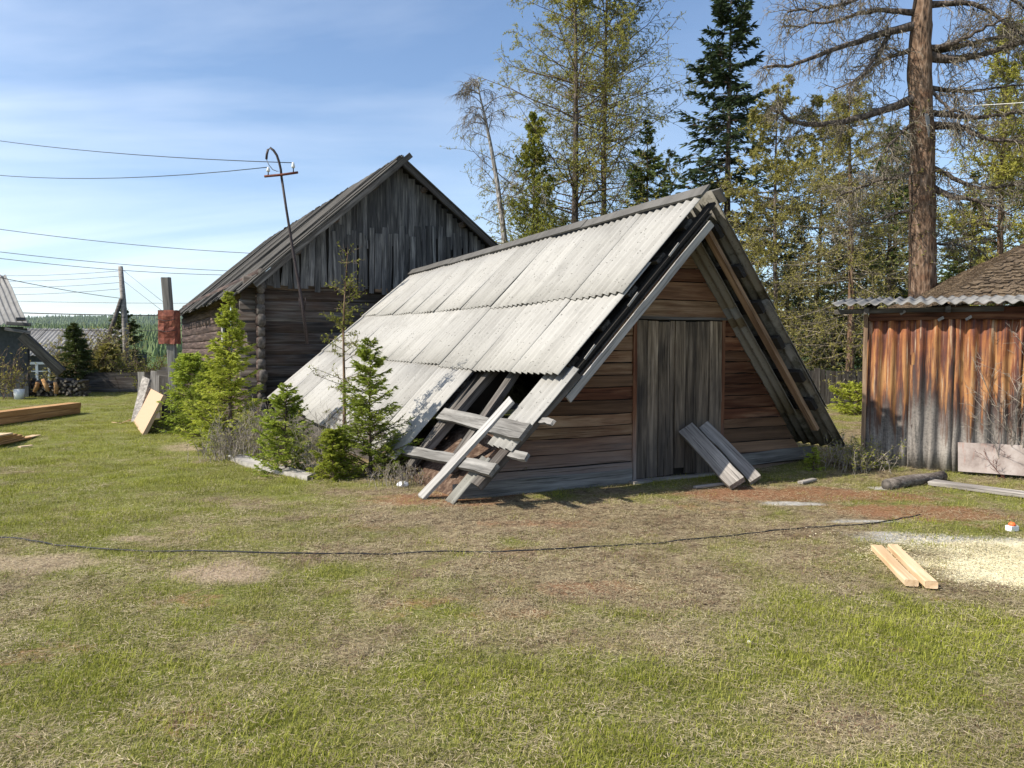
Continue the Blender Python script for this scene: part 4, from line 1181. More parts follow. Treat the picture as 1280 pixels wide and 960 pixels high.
pb2.add(vin.reshape(-1, 3), qq[:, ::-1])
link('rusty_plate', pb2.mesh('rusty_plate', M['red_rust']), GP, (c0 + c1) / 2)
for k, f in enumerate((0.3, 0.62)):
    pm = c0.lerp(c1, f)
    tube('wire_tie', [pm + Vector((-0.2, -0.135, 0.03)), pm + Vector((0, -0.145, -0.02)), pm + Vector((0.2, -0.13, 0.02))], 0.008, M['iron'], GP, 4)

def fence_board(nm, px0, px1, pt, pbm, Y, m, label, cat, group=None, th=0.05, lean_=0.0):
    a, b = at((px0 + px1) / 2 + lean_, pt, Y), at((px0 + px1) / 2, pbm, Y)
    b.z = gz(b.x, b.y) - 0.05
    o = plank(nm, b, a, abs(px1 - px0) / FPX * Y, th, (0, -1, 0), M[m], None, seg=4, jit=0.01)
    return tag(o, label, cat, group)
fence_board('fence_board', 172, 180, 465, 505, 22, 'beam_wood', 'short pale board end sticking up beyond the leaning panels', 'fence board', 'boards of the ruined fence', lean_=1)
fence_board('fence_board', 189, 200, 464, 520, 17.5, 'beam_wood', 'grey upright board just right of the leaning panels', 'fence board', 'boards of the ruined fence')
fence_board('fence_board', 202, 212, 459, 520, 17.2, 'dark_wood', 'dark upright board directly left of the wrapped post', 'fence board', 'boards of the ruined fence')
fence_board('fence_board', 181, 187, 476, 515, 19.5, 'dark_wood', 'narrow dark board between the short pale end and grey board', 'fence board', 'boards of the ruined fence')
o = plank('fence_rail', at(197, 466, 17.0), at(236, 470, 16.6), 0.12, 0.06, (0, -1, 0), M['dark_wood'], None, seg=3)
tag(o, 'dark rail joining the wrapped post to the ruined fence', 'fence rail')
# low dark fence line beyond the lawn
lf = thing('low_fence', 'low dark plank fence at the far edge of the lawn', 'fence', (at(138, 480, 29).x, 29, gz(-15, 29)))
for k in range(5):
    plank('plank', Vector((-1.1, -0.02 + 0.01 * (k % 2), 0.08 + 0.15 * k)), Vector((2.0, -0.02, 0.08 + 0.15 * k)), 0.145, 0.03, (0, -1, 0), M['dark_wood'], lf, seg=3)
for xx in (-1.0, 0.4, 1.9):
    plank('post', Vector((xx, 0.08, -0.3)), Vector((xx, 0.08, 0.85)), 0.12, 0.1, (0, -1, 0), M['dark_wood'], lf, seg=2)

# panels leaning by the gate
def panel(nm, quad, t, m, label, cat):
    a, b, c, d = quad
    n = (b - a).cross(d - a).normalized()
    if n.y > 0: n = -n; quad = [a, d, c, b]
    return tag(prism(nm, quad, n, t, M[m]), label, cat)
s1, s2 = spot(164, 526), spot(178, 544)
up_ = Vector((1.05, 0.35, 0)) 
t2 = at(204, 494, s2.y + 0.30); t1 = at(185.5, 484, s1.y + 0.30)
panel('leaning_panel', [s1 + Vector((0, 0, .01)), s2 + Vector((0, 0, .01)), t2, t1], 0.07, 'chipboard', 'clean pale board panel leaning beside the gate in full sun', 'panel')
g1, g2 = spot(164, 519), spot(170, 526)
g1 = at(163, 517, 16.6); g2 = at(171, 524, 16.4); g1.z = gz(g1.x, g1.y); g2.z = gz(g2.x, g2.y)
panel('old_board', [g1, g2, at(187, 474, 16.8), at(178, 470, 17.0)], 0.05, 'beam_wood', 'weathered grey board leaning behind the clean pale panel', 'board')
o = tube('light_strap', [spot(140, 529) + Vector((0, 0, .02)), spot(152, 530) + Vector((0, 0, .02)), spot(164, 526) + Vector((0, 0, .03))], 0.012, M['fresh_wood'], None, 5)
tag(o, 'thin pale lath lying in grass left of the leaning panel', 'lath')

# stacked sawn beams at the left edge
def beam_between(nm, a, b, w, h, m, label, cat, group=None, up=(0, 0, 1)):
    o = plank(nm, a, b, w, h, up, M[m], None, seg=4, jit=0.003, chamfer=0.006)
    return tag(o, label, cat, group)
e_ = spot(98, 517); f_ = spot(-60, 540)
dirb = (e_ - f_).normalized(); side = Vector((-dirb.y, dirb.x, 0)) * (1 if dirb.x > 0 else -1)
labs = {(0, 0): 'lower front sawn beam of the stack at the left edge', (1, 0): 'upper front sawn beam of the stack at the left edge',
        (0, 1): 'lower rear sawn beam of the stack at the left edge', (1, 1): 'upper rear sawn beam of the stack at the left edge'}
for lv in range(2):
    for rw in range(2):
        off = side * (0.17 * rw) + Vector((0, 0, 0.08 + 0.135 * lv)) + dirb * random.uniform(-0.06, 0.03)
        beam_between('sawn_beam', f_ + off, e_ + off, 0.16, 0.13, 'fresh_side', labs[(lv, rw)], 'beam', 'sawn beams stacked at the left edge')
# pile of thin planks, nearer
q0 = spot(30, 549); q1 = spot(-70, 571)
d2 = (q0 - q1).normalized(); s2_ = Vector((-d2.y, d2.x, 0))
nlab = ('lowest', 'second lowest', 'middle', 'second highest', 'topmost')
for k in range(5):
    off = Vector((0, 0, 0.03 + 0.034 * k)) + d2 * (-0.16 * k + random.uniform(-.05, .05)) + s2_ * random.uniform(-.03, .03)
    beam_between('sawn_plank', q1 + off - d2 * 0.8, q0 + off, 0.22, 0.03, 'fresh_wood' if k == 4 else 'fresh_side', f'{nlab[k]} plank in the small pile on grass at the left edge', 'plank', 'thin planks piled at the left edge')
for (a, b, w, lab) in (((20, 552), (46, 546), 0.16, 'pale loose board end beside the small plank pile'), ((24, 561), (40, 559), 0.07, 'short pale offcut in front of the small plank pile')):
    p, q = spot(*a), spot(*b)
    beam_between('board_offcut', p + Vector((0, 0, 0.03)), q + Vector((0, 0, 0.03)), w, 0.02, 'fresh_wood', lab, 'board')
# ------------------------------------------------------------------ trees grown from limbs, twigs and needle sprays
UPV = np.array([0, 0, 1.0])
def nrm(a): return a / (np.linalg.norm(a, axis=-1, keepdims=True) + 1e-9)

def grow(rng, P, D, L, n, up=0.0, wob=0.1, up_end=None):
    """many limbs at once: starts P, directions D, lengths L -> points (M, n, 3)"""
    M_ = len(P); out = np.empty((M_, n, 3)); out[:, 0] = P; d = nrm(D.copy())
    st = (L / (n - 1))[:, None]
    for i in range(1, n):
        u = up if up_end is None else up + (up_end - up) * i / (n - 1)
        d = nrm(d + u * UPV + rng.normal(0, wob, (M_, 3)))
        out[:, i] = out[:, i - 1] + d * st
    return out

def spawn(rng, pts, K, s0, s1, ang, flat=0.0):
    """K side shoots per limb -> start, direction, parent index, place along the limb"""
    M_, n, _ = pts.shape
    s = rng.uniform(s0, s1, (M_, K)).ravel()
    par = np.repeat(np.arange(M_), K)
    f = s * (n - 1); i = np.minimum(f.astype(int), n - 2); t = (f - i)[:, None]
    a, b = pts[par, i], pts[par, i + 1]
    p = a * (1 - t) + b * t; tg = nrm(b - a)
    r = nrm(np.cross(tg, rng.normal(0, 1, tg.shape)))
    if flat > 0:
        h = nrm(np.cross(tg, UPV) + 1e-6) * rng.choice([-1, 1], len(tg))[:, None]
        r = nrm(h * flat + r * (1 - flat))
    an = rng.normal(ang, 0.18, len(tg))[:, None]
    return p, nrm(tg * np.cos(an) + r * np.sin(an)), par, s

def tubes(buf, pts, r0, r1, sides=3, mat=0):
    M_, n, _ = pts.shape
    tg = nrm(np.gradient(pts, axis=1))
    ref = np.where(np.abs(tg[..., 2:3]) < 0.9, UPV, np.array([1.0, 0, 0]))
    a = nrm(np.cross(tg, ref)); b = np.cross(tg, a)
    th = np.arange(sides) * 2 * math.pi / sides
    rad = np.asarray(r0, float).reshape(-1, 1) * (1 - np.linspace(0, 1, n)) + np.asarray(r1, float).reshape(-1, 1) * np.linspace(0, 1, n)
    rad = np.broadcast_to(rad, (M_, n))[..., None, None]
    v = pts[:, :, None] + rad * (a[:, :, None] * np.cos(th)[:, None] + b[:, :, None] * np.sin(th)[:, None])
    base = (np.arange(M_) * n * sides)[:, None, None]
    i = (np.arange(n - 1) * sides)[None, :, None]; k = np.arange(sides)[None, None]; k2 = (k + 1) % sides
    q = np.stack([base + i + k, base + i + k2, base + i + sides + k2, base + i + sides + k], -1).reshape(-1, 4)
    buf.add(v.reshape(-1, 3), q, mat)

def sprays(rng, buf, P, D, length, width, mat=1, quad=True):
    """needle sprays: narrow leaf-shaped faces pointing along D"""
    n = len(P); D = nrm(D)
    s = nrm(np.cross(D, rng.normal(0, 1, (n, 3))))
    L = (length * rng.uniform(0.6, 1.35, n))[:, None]; W = (width * rng.uniform(0.6, 1.3, n))[:, None]
    k = np.arange(n)[:, None]
    if quad:
        v = np.stack([P, P + D * L * 0.45 + s * W / 2, P + D * L, P + D * L * 0.45 - s * W / 2], 1)
        buf.add(v.reshape(-1, 3), np.concatenate([k * 4, k * 4 + 1, k * 4 + 2, k * 4 + 3], 1), mat)
    else:
        v = np.stack([P - s * W / 2, P + s * W / 2, P + D * L], 1)
        buf.add(v.reshape(-1, 3), np.concatenate([k * 3, k * 3 + 1, k * 3 + 2], 1), mat)

def along(rng, pts, K, s0=0.0, s1=1.0):
    M_, n, _ = pts.shape
    s = rng.uniform(s0, s1, (M_, K)).ravel(); par = np.repeat(np.arange(M_), K)
    f = s * (n - 1); i = np.minimum(f.astype(int), n - 2); t = (f - i)[:, None]
    a, b = pts[par, i], pts[par, i + 1]
    return a * (1 - t) + b * t, nrm(b - a)

def trunk_pts(rng, h, lean=0.02, n=12, bend=0.12):
    t = np.linspace(0, 1, n)
    x = lean * h * t * math.cos(1.0) + bend * np.sin(t * 3 + rng.uniform(0, 6)) * t
    y = lean * h * t * math.sin(1.0) + bend * np.sin(t * 2.3 + rng.uniform(0, 6)) * t
    return np.stack([x - x[0], y - y[0], h * t - 0.3 * (1 - t)], 1)

def trunk_mesh(name, pts, r, bark_m, sides=10, top=0.12):
    b = Buf(); t = np.linspace(0, 1, len(pts))
    rad = r * ((1 - t) ** 0.85 * (1 - top) + top * (1 - t * 0.8)) + r * 0.35 * np.exp(-t * 22)
    add_tube(b, pts, rad, sides)
    return b.mesh(name, bark_m, True)

def on_trunk(pts, f):
    i = np.minimum((f * (len(pts) - 1)).astype(int), len(pts) - 2); t = (f * (len(pts) - 1) - i)[:, None]
    return pts[i] * (1 - t) + pts[i + 1] * t

def larch_crown(seed, tp, h, rad, z0, mats, nl=110, twigs=11, sub=4, need=4, nlen=0.075, nwid=0.030, rise=0.55, prof=0.75, droop=0.0, twig_r=0.007, limb_r=0.022, tuft=1.0, wob=0.09):
    rng = np.random.default_rng(seed); b = Buf()
    f = np.sort(z0 + (1 - z0) * rng.random(nl) ** 0.85 * 0.985)
    P = on_trunk(tp, f)
    q = (f - z0) / (1 - z0)
    L = rad * (np.sin(np.clip(0.30 + q * 0.95, 0, 1) * math.pi) ** 0.6 * 0.4 + 0.6 * (1 - q) ** prof) * rng.uniform(0.55, 1.15, nl) + 0.25
    az = rng.uniform(0, 2 * math.pi, nl)
    el = rise * (0.35 + 0.9 * q) + rng.normal(0, 0.13, nl) - droop * (1 - q)
    D = np.stack([np.cos(az) * np.cos(el), np.sin(az) * np.cos(el), np.sin(el)], 1)
    limbs = grow(rng, P, D, L, 6, -0.02 - droop * 0.12, wob, 0.10)
    tubes(b, limbs, limb_r * (0.35 + L / L.max()), 0.005, 4)
    p, d, par, s = spawn(rng, limbs, twigs, 0.12, 1.0, 0.85, 0.35)
    l = L[par] * rng.uniform(0.16, 0.42, len(p)) * (1.15 - 0.6 * s)
    tw = grow(rng, p, d, l, 4, -0.08, 0.13)
    tubes(b, tw, twig_r, twig_r * 0.55, 3)
    p2, d2, par2, s2 = spawn(rng, tw, sub, 0.1, 1.0, 0.8)
    l2 = np.clip(l[par2] * rng.uniform(0.25, 0.6, len(p2)), 0.06, 0.4)
    t2 = grow(rng, p2, d2, l2, 3, -0.16, 0.12)
    tubes(b, t2, twig_r * 0.6, twig_r * 0.35, 3)
    if need:
        for pts_, k in ((t2, need), (tw, need + 2)):
            c, t = along(rng, pts_, k)
            sel = rng.random(len(c)) < tuft
            c, t = c[sel], t[sel]
            sprays(rng, b, c, nrm(t * 0.4 + rng.normal(0, 0.8, c.shape)), nlen, nwid, 1, False)
    return b

def spruce_crown(seed, tp, h, rad, z0, whorls=34, per=6, twigs=14, need=3, nlen=0.20, nwid=0.055, droop=0.18, prof=0.85, gap=0.0, twig_r=0.006):
    rng = np.random.default_rng(seed); b = Buf()
    fs = z0 + (0.985 - z0) * np.linspace(0, 1, whorls) ** 0.95
    f = np.repeat(fs, per) + rng.uniform(-0.4, 0.4, whorls * per) * (0.985 - z0) / whorls
    f = np.clip(f, z0, 0.985)
    if gap: 
        keep = rng.random(len(f)) > gap; f = f[keep]
    n = len(f)
    q = (f - z0) / (1 - z0)
    L = rad * np.maximum((1 - q) ** prof, 0.03) * rng.uniform(0.7, 1.15, n) * np.minimum(1, 0.65 + q * 2.5) + 0.06 * min(1.0, rad)
    az = rng.uniform(0, 2 * math.pi, n)
    el = -droop * (1 - q) * 1.4 + 0.55 * q ** 1.5 + rng.normal(0, 0.08, n)
    D = np.stack([np.cos(az) * np.cos(el), np.sin(az) * np.cos(el), np.sin(el)], 1)
    limbs = grow(rng, on_trunk(tp, f), D, L, 6, -0.06, 0.05, 0.10)
    tubes(b, limbs, 0.012 * (0.4 + L / L.max()) * rad / 1.6 + 0.003, 0.003, 3)
    p, d, par, s = spawn(rng, limbs, twigs, 0.15, 1.0, 0.85, 0.75)
    l = np.clip(L[par] * rng.uniform(0.18, 0.40, len(p)) * (1.2 - 0.75 * s), 0.04, 0.9)
    tw = grow(rng, p, d, l, 3, -0.12, 0.06)
    tubes(b, tw, twig_r * rad / 1.6 + 0.001, 0.001, 3)
    for pts_, k, Lr in ((tw, need, L[par]), (limbs, need * 3, L)):
        sc_l = np.repeat(np.clip(Lr / (0.30 * rad), 0.38, 1.0), k)
        c, t = along(rng, pts_, k, 0.08, 1.0)
        side = nrm(np.cross(t, UPV) + 1e-6) * rng.choice([-1, 1], len(c))[:, None]
        sprays(rng, b, c, nrm(t * 0.9 + side * rng.uniform(0.1, 0.9, (len(c), 1)) - UPV * rng.uniform(0, 0.45, (len(c), 1)) + rng.normal(0, 0.15, c.shape)), nlen * sc_l, nwid * (0.5 + 0.5 * sc_l), 1)
    c = on_trunk(tp, np.repeat(np.linspace(0.95, 0.995, 7), 2)); sprays(rng, b, c, nrm(rng.normal(0, 0.35, (14, 3)) + UPV), nlen * 0.4, nwid * 0.6, 1)
    return b

def make_tree(name, label, cat, px, Y, trunk_me, crown_me, group, rz=0.0, scale=1.0, base=None):
    p = at(px, 440, Y) if base is None else base
    t = thing(name, label, cat, (p.x, p.y, gz(p.x, p.y)), rz, group)
    t.scale = (scale,) * 3
    link('trunk', trunk_me, t)
    tag(link('crown', crown_me, t), kind='stuff')
    return t
TG = 'trees behind the sheds'
def larch(seed, h, r, rad, z0, bark_m, mats, lean=0.01, **k):
    rng = np.random.default_rng(seed); tp = trunk_pts(rng, h, lean, bend=0.18)
    return trunk_mesh('trunk', tp, r, bark_m), larch_crown(seed + 1, tp, h, rad, z0, mats, **k).mesh('crown', mats, False)
def spruce(seed, h, r, rad, z0, mats, lean=0.0, **k):
    rng = np.random.default_rng(seed); tp = trunk_pts(rng, h, lean, bend=0.06)
    return trunk_mesh('trunk', tp, r, M['bark_spruce'], 8, 0.05), spruce_crown(seed + 1, tp, h, rad, z0, **k).mesh('crown', mats, False)

LY = [M['twig'], M['larch_needle']]; LB = [M['twig'], M['larch_bright']]; LO = [M['twig_lichen'], M['larch_olive']]
# the group of larches between the barn and the steep shed
A = larch(11, 19.5, 0.21, 5.0, 0.20, M['bark_dark'], LY, nl=150, twigs=15, sub=4, need=6, rise=0.55, droop=0.1, nlen=0.085, nwid=0.036, limb_r=0.030, twig_r=0.008, prof=0.5, wob=0.12)
make_tree('larch_tree', 'tallest thin larch in new yellow-green needle between barn and steep shed', 'tree', 715, 31, *A, TG)
B = larch(23, 20.0, 0.17, 4.6, 0.34, M['bark_dark'], LY, nl=130, twigs=14, sub=4, need=6, rise=0.42, nlen=0.085, nwid=0.036, limb_r=0.028, twig_r=0.008, prof=0.5, wob=0.12)
make_tree('larch_tree', 'slender larch with dark bare lower trunk just right of the tallest larch', 'tree', 754, 32.5, *B, TG, 0.6)
C_ = larch(31, 10.6, 0.10, 2.7, 0.06, M['bark_larch'], LB, nl=130, twigs=12, sub=4, need=4, rise=0.4, prof=0.7, nlen=0.09, nwid=0.05, wob=0.12)
make_tree('young_larch_tree', 'short bright yellow-green larch directly right of the bare birch', 'tree', 664, 29, *C_, TG, 0.3)
D_ = larch(37, 13.0, 0.10, 2.2, 0.1, M['bark_dark'], LY, nl=100, twigs=11, sub=4, need=4, rise=0.3, nlen=0.09, nwid=0.04)
make_tree('larch_tree', 'thin pale larch between the tall larches and the dark spruce', 'tree', 838, 33, *D_, TG, 2.0, 0.80)
S1 = spruce(41, 10.6, 0.13, 2.3, 0.06, [M['twig'], M['spruce_mid']], whorls=34, per=7, twigs=15, need=4, gap=0.12, nlen=0.22, nwid=0.06)
make_tree('spruce_tree', 'mid-sized green spruce rising behind the middle of the steep ridge', 'tree', 806, 30, *S1, TG)
S2 = spruce(47, 14.3, 0.19, 2.7, 0.08, [M['twig'], M['spruce_needle']], whorls=44, per=6, twigs=16, need=5, nlen=0.24, nwid=0.07, droop=0.30, gap=0.12, prof=0.62)
make_tree('spruce_tree', 'tall dark green spruce standing above the steep shed gable', 'tree', 907, 26.5, *S2, TG)
# leafless birch by the barn roof
rng = np.random.default_rng(53)
BYp = at(640, 440, 29); bz0 = gz(BYp.x, BYp.y)
def bl(px, py, dy=0.0): 
    p = at(px, py, 29 + dy); return np.array([p.x - BYp.x, p.y - BYp.y, p.z - bz0])
tpB = np.array([[0, 0, -0.3], bl(637, 380), bl(632, 310), bl(627, 270), bl(621, 225), bl(613, 180), bl(607, 150), bl(600, 120), bl(597, 97)])
bt = thing('birch_tree', 'nearly leafless birch with drooping twigs beside the barn gable', 'tree', (BYp.x, BYp.y, bz0), 0, TG)
b = Buf(); add_tube(b, tpB, [0.16, 0.14, 0.115, 0.10, 0.085, 0.065, 0.05, 0.03, 0.012], 8)
link('trunk', b.mesh('trunk', M['bark_birch'], True), bt)
nl = 34; f = rng.uniform(0.18, 0.97, nl); P = on_trunk(tpB, f)
az = rng.uniform(0, 6.28, nl); el = rng.uniform(0.15, 0.9, nl)
Lb = (2.3 * (1 - f) + 0.6) * rng.uniform(0.6, 1.1, nl)
b = Buf()
limbs = grow(rng, P, np.stack([np.cos(az) * np.cos(el), np.sin(az) * np.cos(el), np.sin(el)], 1), Lb, 7, 0.06, 0.09, -0.24)
tubes(b, limbs, 0.026 * (0.4 + Lb / 3), 0.007, 4)
p, d, par, s = spawn(rng, limbs, 9, 0.15, 1.0, 0.8)
l = Lb[par] * rng.uniform(0.2, 0.45, len(p)); tw = grow(rng, p, d, l, 5, -0.22, 0.1)
tubes(b, tw, 0.009, 0.005, 3)
p, d, par, s = spawn(rng, tw, 5, 0.2, 1.0, 0.7)
t2 = grow(rng, p, d, rng.uniform(0.15, 0.5, len(p)), 4, -0.35, 0.08); tubes(b, t2, 0.005, 0.0035, 3)
low = p[p[:, 2] < 6.2]
c, t = along(rng, t2[p[:, 2] < 6.6], 4); sprays(rng, b, c, nrm(t + rng.normal(0, .6, c.shape)), 0.08, 0.045, 1)
tag(link('crown', b.mesh('crown', [M['twig_lichen'], M['larch_bright']]), bt), kind='stuff')

# tangle of half-bare larches behind the steep shed's right side
E1 = larch(61, 11.5, 0.15, 3.3, 0.08, M['bark_larch'], LO, nl=150, twigs=13, sub=5, need=3, rise=0.12, droop=0.2, twig_r=0.006, prof=0.45, tuft=0.85, wob=0.17, nlen=0.085, nwid=0.035)
make_tree('larch_tree', 'half-bare brown larch with tangled twigs right of the steep gable', 'tree', 1062, 21.5, *E1, TG, 0.0, 0.80)
E2 = larch(67, 10.5, 0.11, 2.9, 0.06, M['bark_dark'], LO, nl=120, twigs=12, sub=4, need=5, rise=0.15, droop=0.15, prof=0.5, wob=0.15, nlen=0.09, nwid=0.038)
make_tree('larch_tree', 'olive larch beside the dark spruce just right of the gable peak', 'tree', 972, 24, *E2, TG, 1.2, 0.95)
make_tree('larch_tree', 'olive larch standing between the tangled larch and the thick trunk', 'tree', 1018, 27, *E2, TG, 3.4, 1.0)
make_tree('larch_tree', 'half-bare larch leaning behind the thick trunk, above the iron roof', 'tree', 1115, 27, *E1, TG, 2.2, 0.85)
S3 = spruce(71, 9.0, 0.14, 2.4, 0.03, [M['twig_lichen'], M['spruce_mid']], whorls=34, per=7, twigs=14, need=4, gap=0.12, nlen=0.18)
make_tree('spruce_tree', 'bushy spruce left of the thick larch trunk over the iron shed', 'tree', 1108, 25, *S3, TG, 0.7, 0.98)
make_tree('spruce_tree', 'low spruce in the gap between the two sheds, lower boughs near the ground', 'tree', 1042, 25, *S3, TG, 2.0, 0.62)
make_tree('spruce_tree', 'small spruce half hidden by the right slope of the steep shed', 'tree', 1000, 28, *S3, TG, 4.0, 0.70)
make_tree('spruce_tree', 'spruce right of the thick larch trunk above the mossy roof', 'tree', 1212, 24, *S3, TG, 3.1, 0.80)
F1 = larch(73, 12.0, 0.14, 2.9, 0.1, M['bark_larch'], LY, nl=150, twigs=13, sub=4, need=3, rise=0.4, nlen=0.10, nwid=0.045, wob=0.12)
make_tree('larch_tree', 'yellow-green larch at the right edge behind the mossy roof', 'tree', 1250, 23, *F1, TG, 0.4, 0.95)
make_tree('larch_tree', 'farther yellow-green larch half outside the right edge', 'tree', 1290, 29, *F1, TG, 2.6, 1.0)
# farther trees that close the gaps low down
k = 0
far = [(690, 44, 0.85, 'S1', 'behind the group of tall larches, partly hidden by the ridge'), (628, 46, 0.75, 'S1', 'far off behind the birch trunk'), (770, 48, 0.95, 'S3', 'far off behind the slender larch'),
       (860, 45, 0.85, 'S3', 'far off between the mid-sized and the dark spruce'), (945, 42, 0.75, 'S3', 'far off just right of the dark spruce'),        (1030, 40, 0.7, 'S3', 'far off behind the gap of the two sheds'), (1140, 41, 0.75, 'S3', 'far off behind the thick larch trunk'), (985, 38, 0.8, 'S3', 'far off behind the olive larches'), (1080, 36, 0.8, 'S3', 'far off above the iron roof corner'), (1190, 37, 0.8, 'S3', 'far off right of the thick trunk'),
       (1235, 40, 0.7, 'S3', 'far off above the mossy roof'), (1275, 43, 0.8, 'S1', 'far off at the right edge above the mossy roof')]
SS = {'S1': S1, 'S3': S3}
for (px, Y, s, w, txt) in far:
    make_tree('spruce_tree', f'green spruce {txt}', 'tree', px, Y, *SS[w], TG, px * 0.7, s)

# the thick old larch over the iron shed: each big bough on its own
OY = 17.2
OB = at(1153, 440, OY); oz0 = gz(OB.x, OB.y)
OT = thing('old_larch_tree', 'thick trunked old larch with long bare boughs above the iron shed', 'tree', (OB.x, OB.y, oz0), 0, TG)
def ol(px, py, dy=0.0):
    p = at(px, py, OY + dy); return np.array([p.x - OB.x, p.y - OB.y, p.z - oz0])
rng = np.random.default_rng(83)
tpt = np.array([[0, 0, -0.3], ol(1153.5, 480), ol(1153, 372), ol(1153, 300), ol(1153, 240), ol(1152, 180), ol(1151.5, 130), ol(1150, 85), ol(1150, 50), ol(1153, 10), ol(1157, -40), ol(1158, -110)])
b = Buf()
nt = 40; tt = np.linspace(0, 1, nt); cum = np.linspace(0, 1, len(tpt))
tp2 = np.stack([np.interp(tt, cum, tpt[:, i]) for i in range(3)], 1)
boughs_k = 1.3
rads = np.interp(tt, cum, [0.36, 0.31, 0.275, 0.27, 0.265, 0.26, 0.25, 0.255, 0.235, 0.20, 0.16, 0.06])
v, q, c = tube_arrays(tp2, rads, 14)
ang = np.tile(np.arange(14), nt); v = v + (fbm(ang * 0.9, v[:, 2] * 3.0, 5, 3)[:, None] - 0.5) * 0.09 * nrm(v - np.repeat(tp2, 14, 0))
b.add(v, q); b.f.append(c); b.m.append(0); b.v.append(np.zeros((0, 3)))
link('trunk', b.mesh('trunk', M['bark_larch'], True), OT)
boughs = [
 ([(1160, 70), (1178, 74), (1200, 74), (1237, 65), (1285, 50), (1330, 44)], 0.085, -0.4),
 ([(1160, 64), (1190, 60), (1220, 52), (1262, 44), (1300, 30)], 0.065, 0.5),
 ([(1160, 60), (1180, 58), (1210, 46), (1240, 30), (1262, 22)], 0.05, -0.8),
 ([(1160, 6), (1190, 4), (1216, 4), (1240, 14), (1262, 32), (1290, 50)], 0.055, -0.5),
 ([(1144, 32), (1120, 38), (1103, 42), (1066, 54), (1035, 66), (999, 79), (955, 85)], 0.075, -0.6),
 ([(1112, 41), (1103, 60), (1091, 76), (1078, 94), (1057, 110)], 0.045, -0.5),
 ([(1144, 62), (1125, 67), (1112, 71), (1090, 84), (1070, 100), (1041, 112)], 0.045, 0.6),
 ([(1144, 122), (1125, 131), (1107, 137), (1075, 148), (1045, 154), (1003, 158), (980, 146), (962, 133)], 0.08, -0.3),
 ([(1144, 16), (1118, 14), (1100, 12), (1080, 16), (1053, 25), (1015, 31), (978, 33)], 0.05, 0.7),
 ([(1148, -10), (1120, -12), (1090, -8), (1055, 5), (1020, 12), (985, 12)], 0.05, -0.9),
 ([(1144, 150), (1128, 165), (1112, 180), (1100, 198)], 0.03, -0.9),
 ([(1162, 110), (1185, 113), (1216, 115), (1253, 108), (1290, 104)], 0.042, 0.4),
 ([(1163, 112), (1178, 128), (1190, 138), (1205, 143)], 0.03, -0.7),
 ([(1162, 141), (1190, 144), (1220, 147), (1250, 143), (1290, 141)], 0.055, -0.5),
 ([(1162, 157), (1190, 157), (1208, 161), (1222, 170), (1245, 175), (1290, 180)], 0.07, -0.9),
 ([(1162, 208), (1178, 215), (1195, 225), (1228, 237), (1262, 231), (1290, 228)], 0.05, -0.4),
 ([(1162, 232), (1178, 241), (1191, 247), (1216, 249), (1240, 258), (1266, 272)], 0.055, -0.8),
 ([(1162, 304), (1182, 305), (1200, 307), (1225, 312)], 0.025, 0.4),
 ([(1144, 215), (1120, 222), (1095, 226), (1065, 240), (1040, 250)], 0.035, -0.8),
 ([(1144, 262), (1115, 268), (1085, 280), (1050, 286)], 0.03, 0.8),
 ([(1160, -30), (1190, -34), (1225, -25), (1260, -5), (1290, 18)], 0.05, 0.8),
]
cb = Buf()
for k, (pp, r, dep) in enumerate(boughs):
    n0 = len(pp)
    P = np.array([ol(a, b_, dep * (i / (n0 - 1)) ** 1.0) for i, (a, b_) in enumerate(pp)])
    tt = np.linspace(0, 1, 18); cc = np.linspace(0, 1, n0)
    Q = np.stack([np.interp(tt, cc, P[:, j]) for j in range(3)], 1)
    Q[1:-1] = (Q[:-2] + 2 * Q[1:-1] + Q[2:]) / 4
    Q = Q + rng.normal(0, 0.022, Q.shape) * np.linspace(0, 1, 18)[:, None]
    bb_ = Buf(); add_tube(bb_, Q, boughs_k * r * (1 - tt * 0.72) + 0.012 * np.exp(-tt * 9), 7)
    link('bough', bb_.mesh('bough', M['bark_dark'], True), OT)
    Ltot = np.linalg.norm(np.diff(Q, axis=0), axis=1).sum()
    K = int(Ltot * 17)
    p, d, par, s = spawn(rng, Q[None], K, 0.10, 1.0, 1.0, 0.3)
    l = rng.uniform(0.25, 0.95, K) * (1.15 - 0.5 * s)
    tw = grow(rng, p, d, l, 6, -0.06, 0.22); tubes(cb, tw, 0.011, 0.005, 4)
    p, d, par, s = spawn(rng, tw, 7, 0.15, 1.0, 0.9)
    t2 = grow(rng, p, d, rng.uniform(0.08, 0.34, len(p)), 4, -0.2, 0.2); tubes(cb, t2, 0.0055, 0.0035, 3)
    p, d, par, s = spawn(rng, t2, 2, 0.3, 1.0, 0.9)
    t3 = grow(rng, p, d, rng.uniform(0.04, 0.14, len(p)), 2, -0.2, 0.15); tubes(cb, t3, 0.004, 0.003, 3)
    c, t = along(rng, t2, 1); sel = rng.random(len(c)) < (0.35 if dep > 0 else 0.12)
    sprays(rng, cb, c[sel], nrm(rng.normal(0, 1, c[sel].shape)), 0.06, 0.03, 1, False)
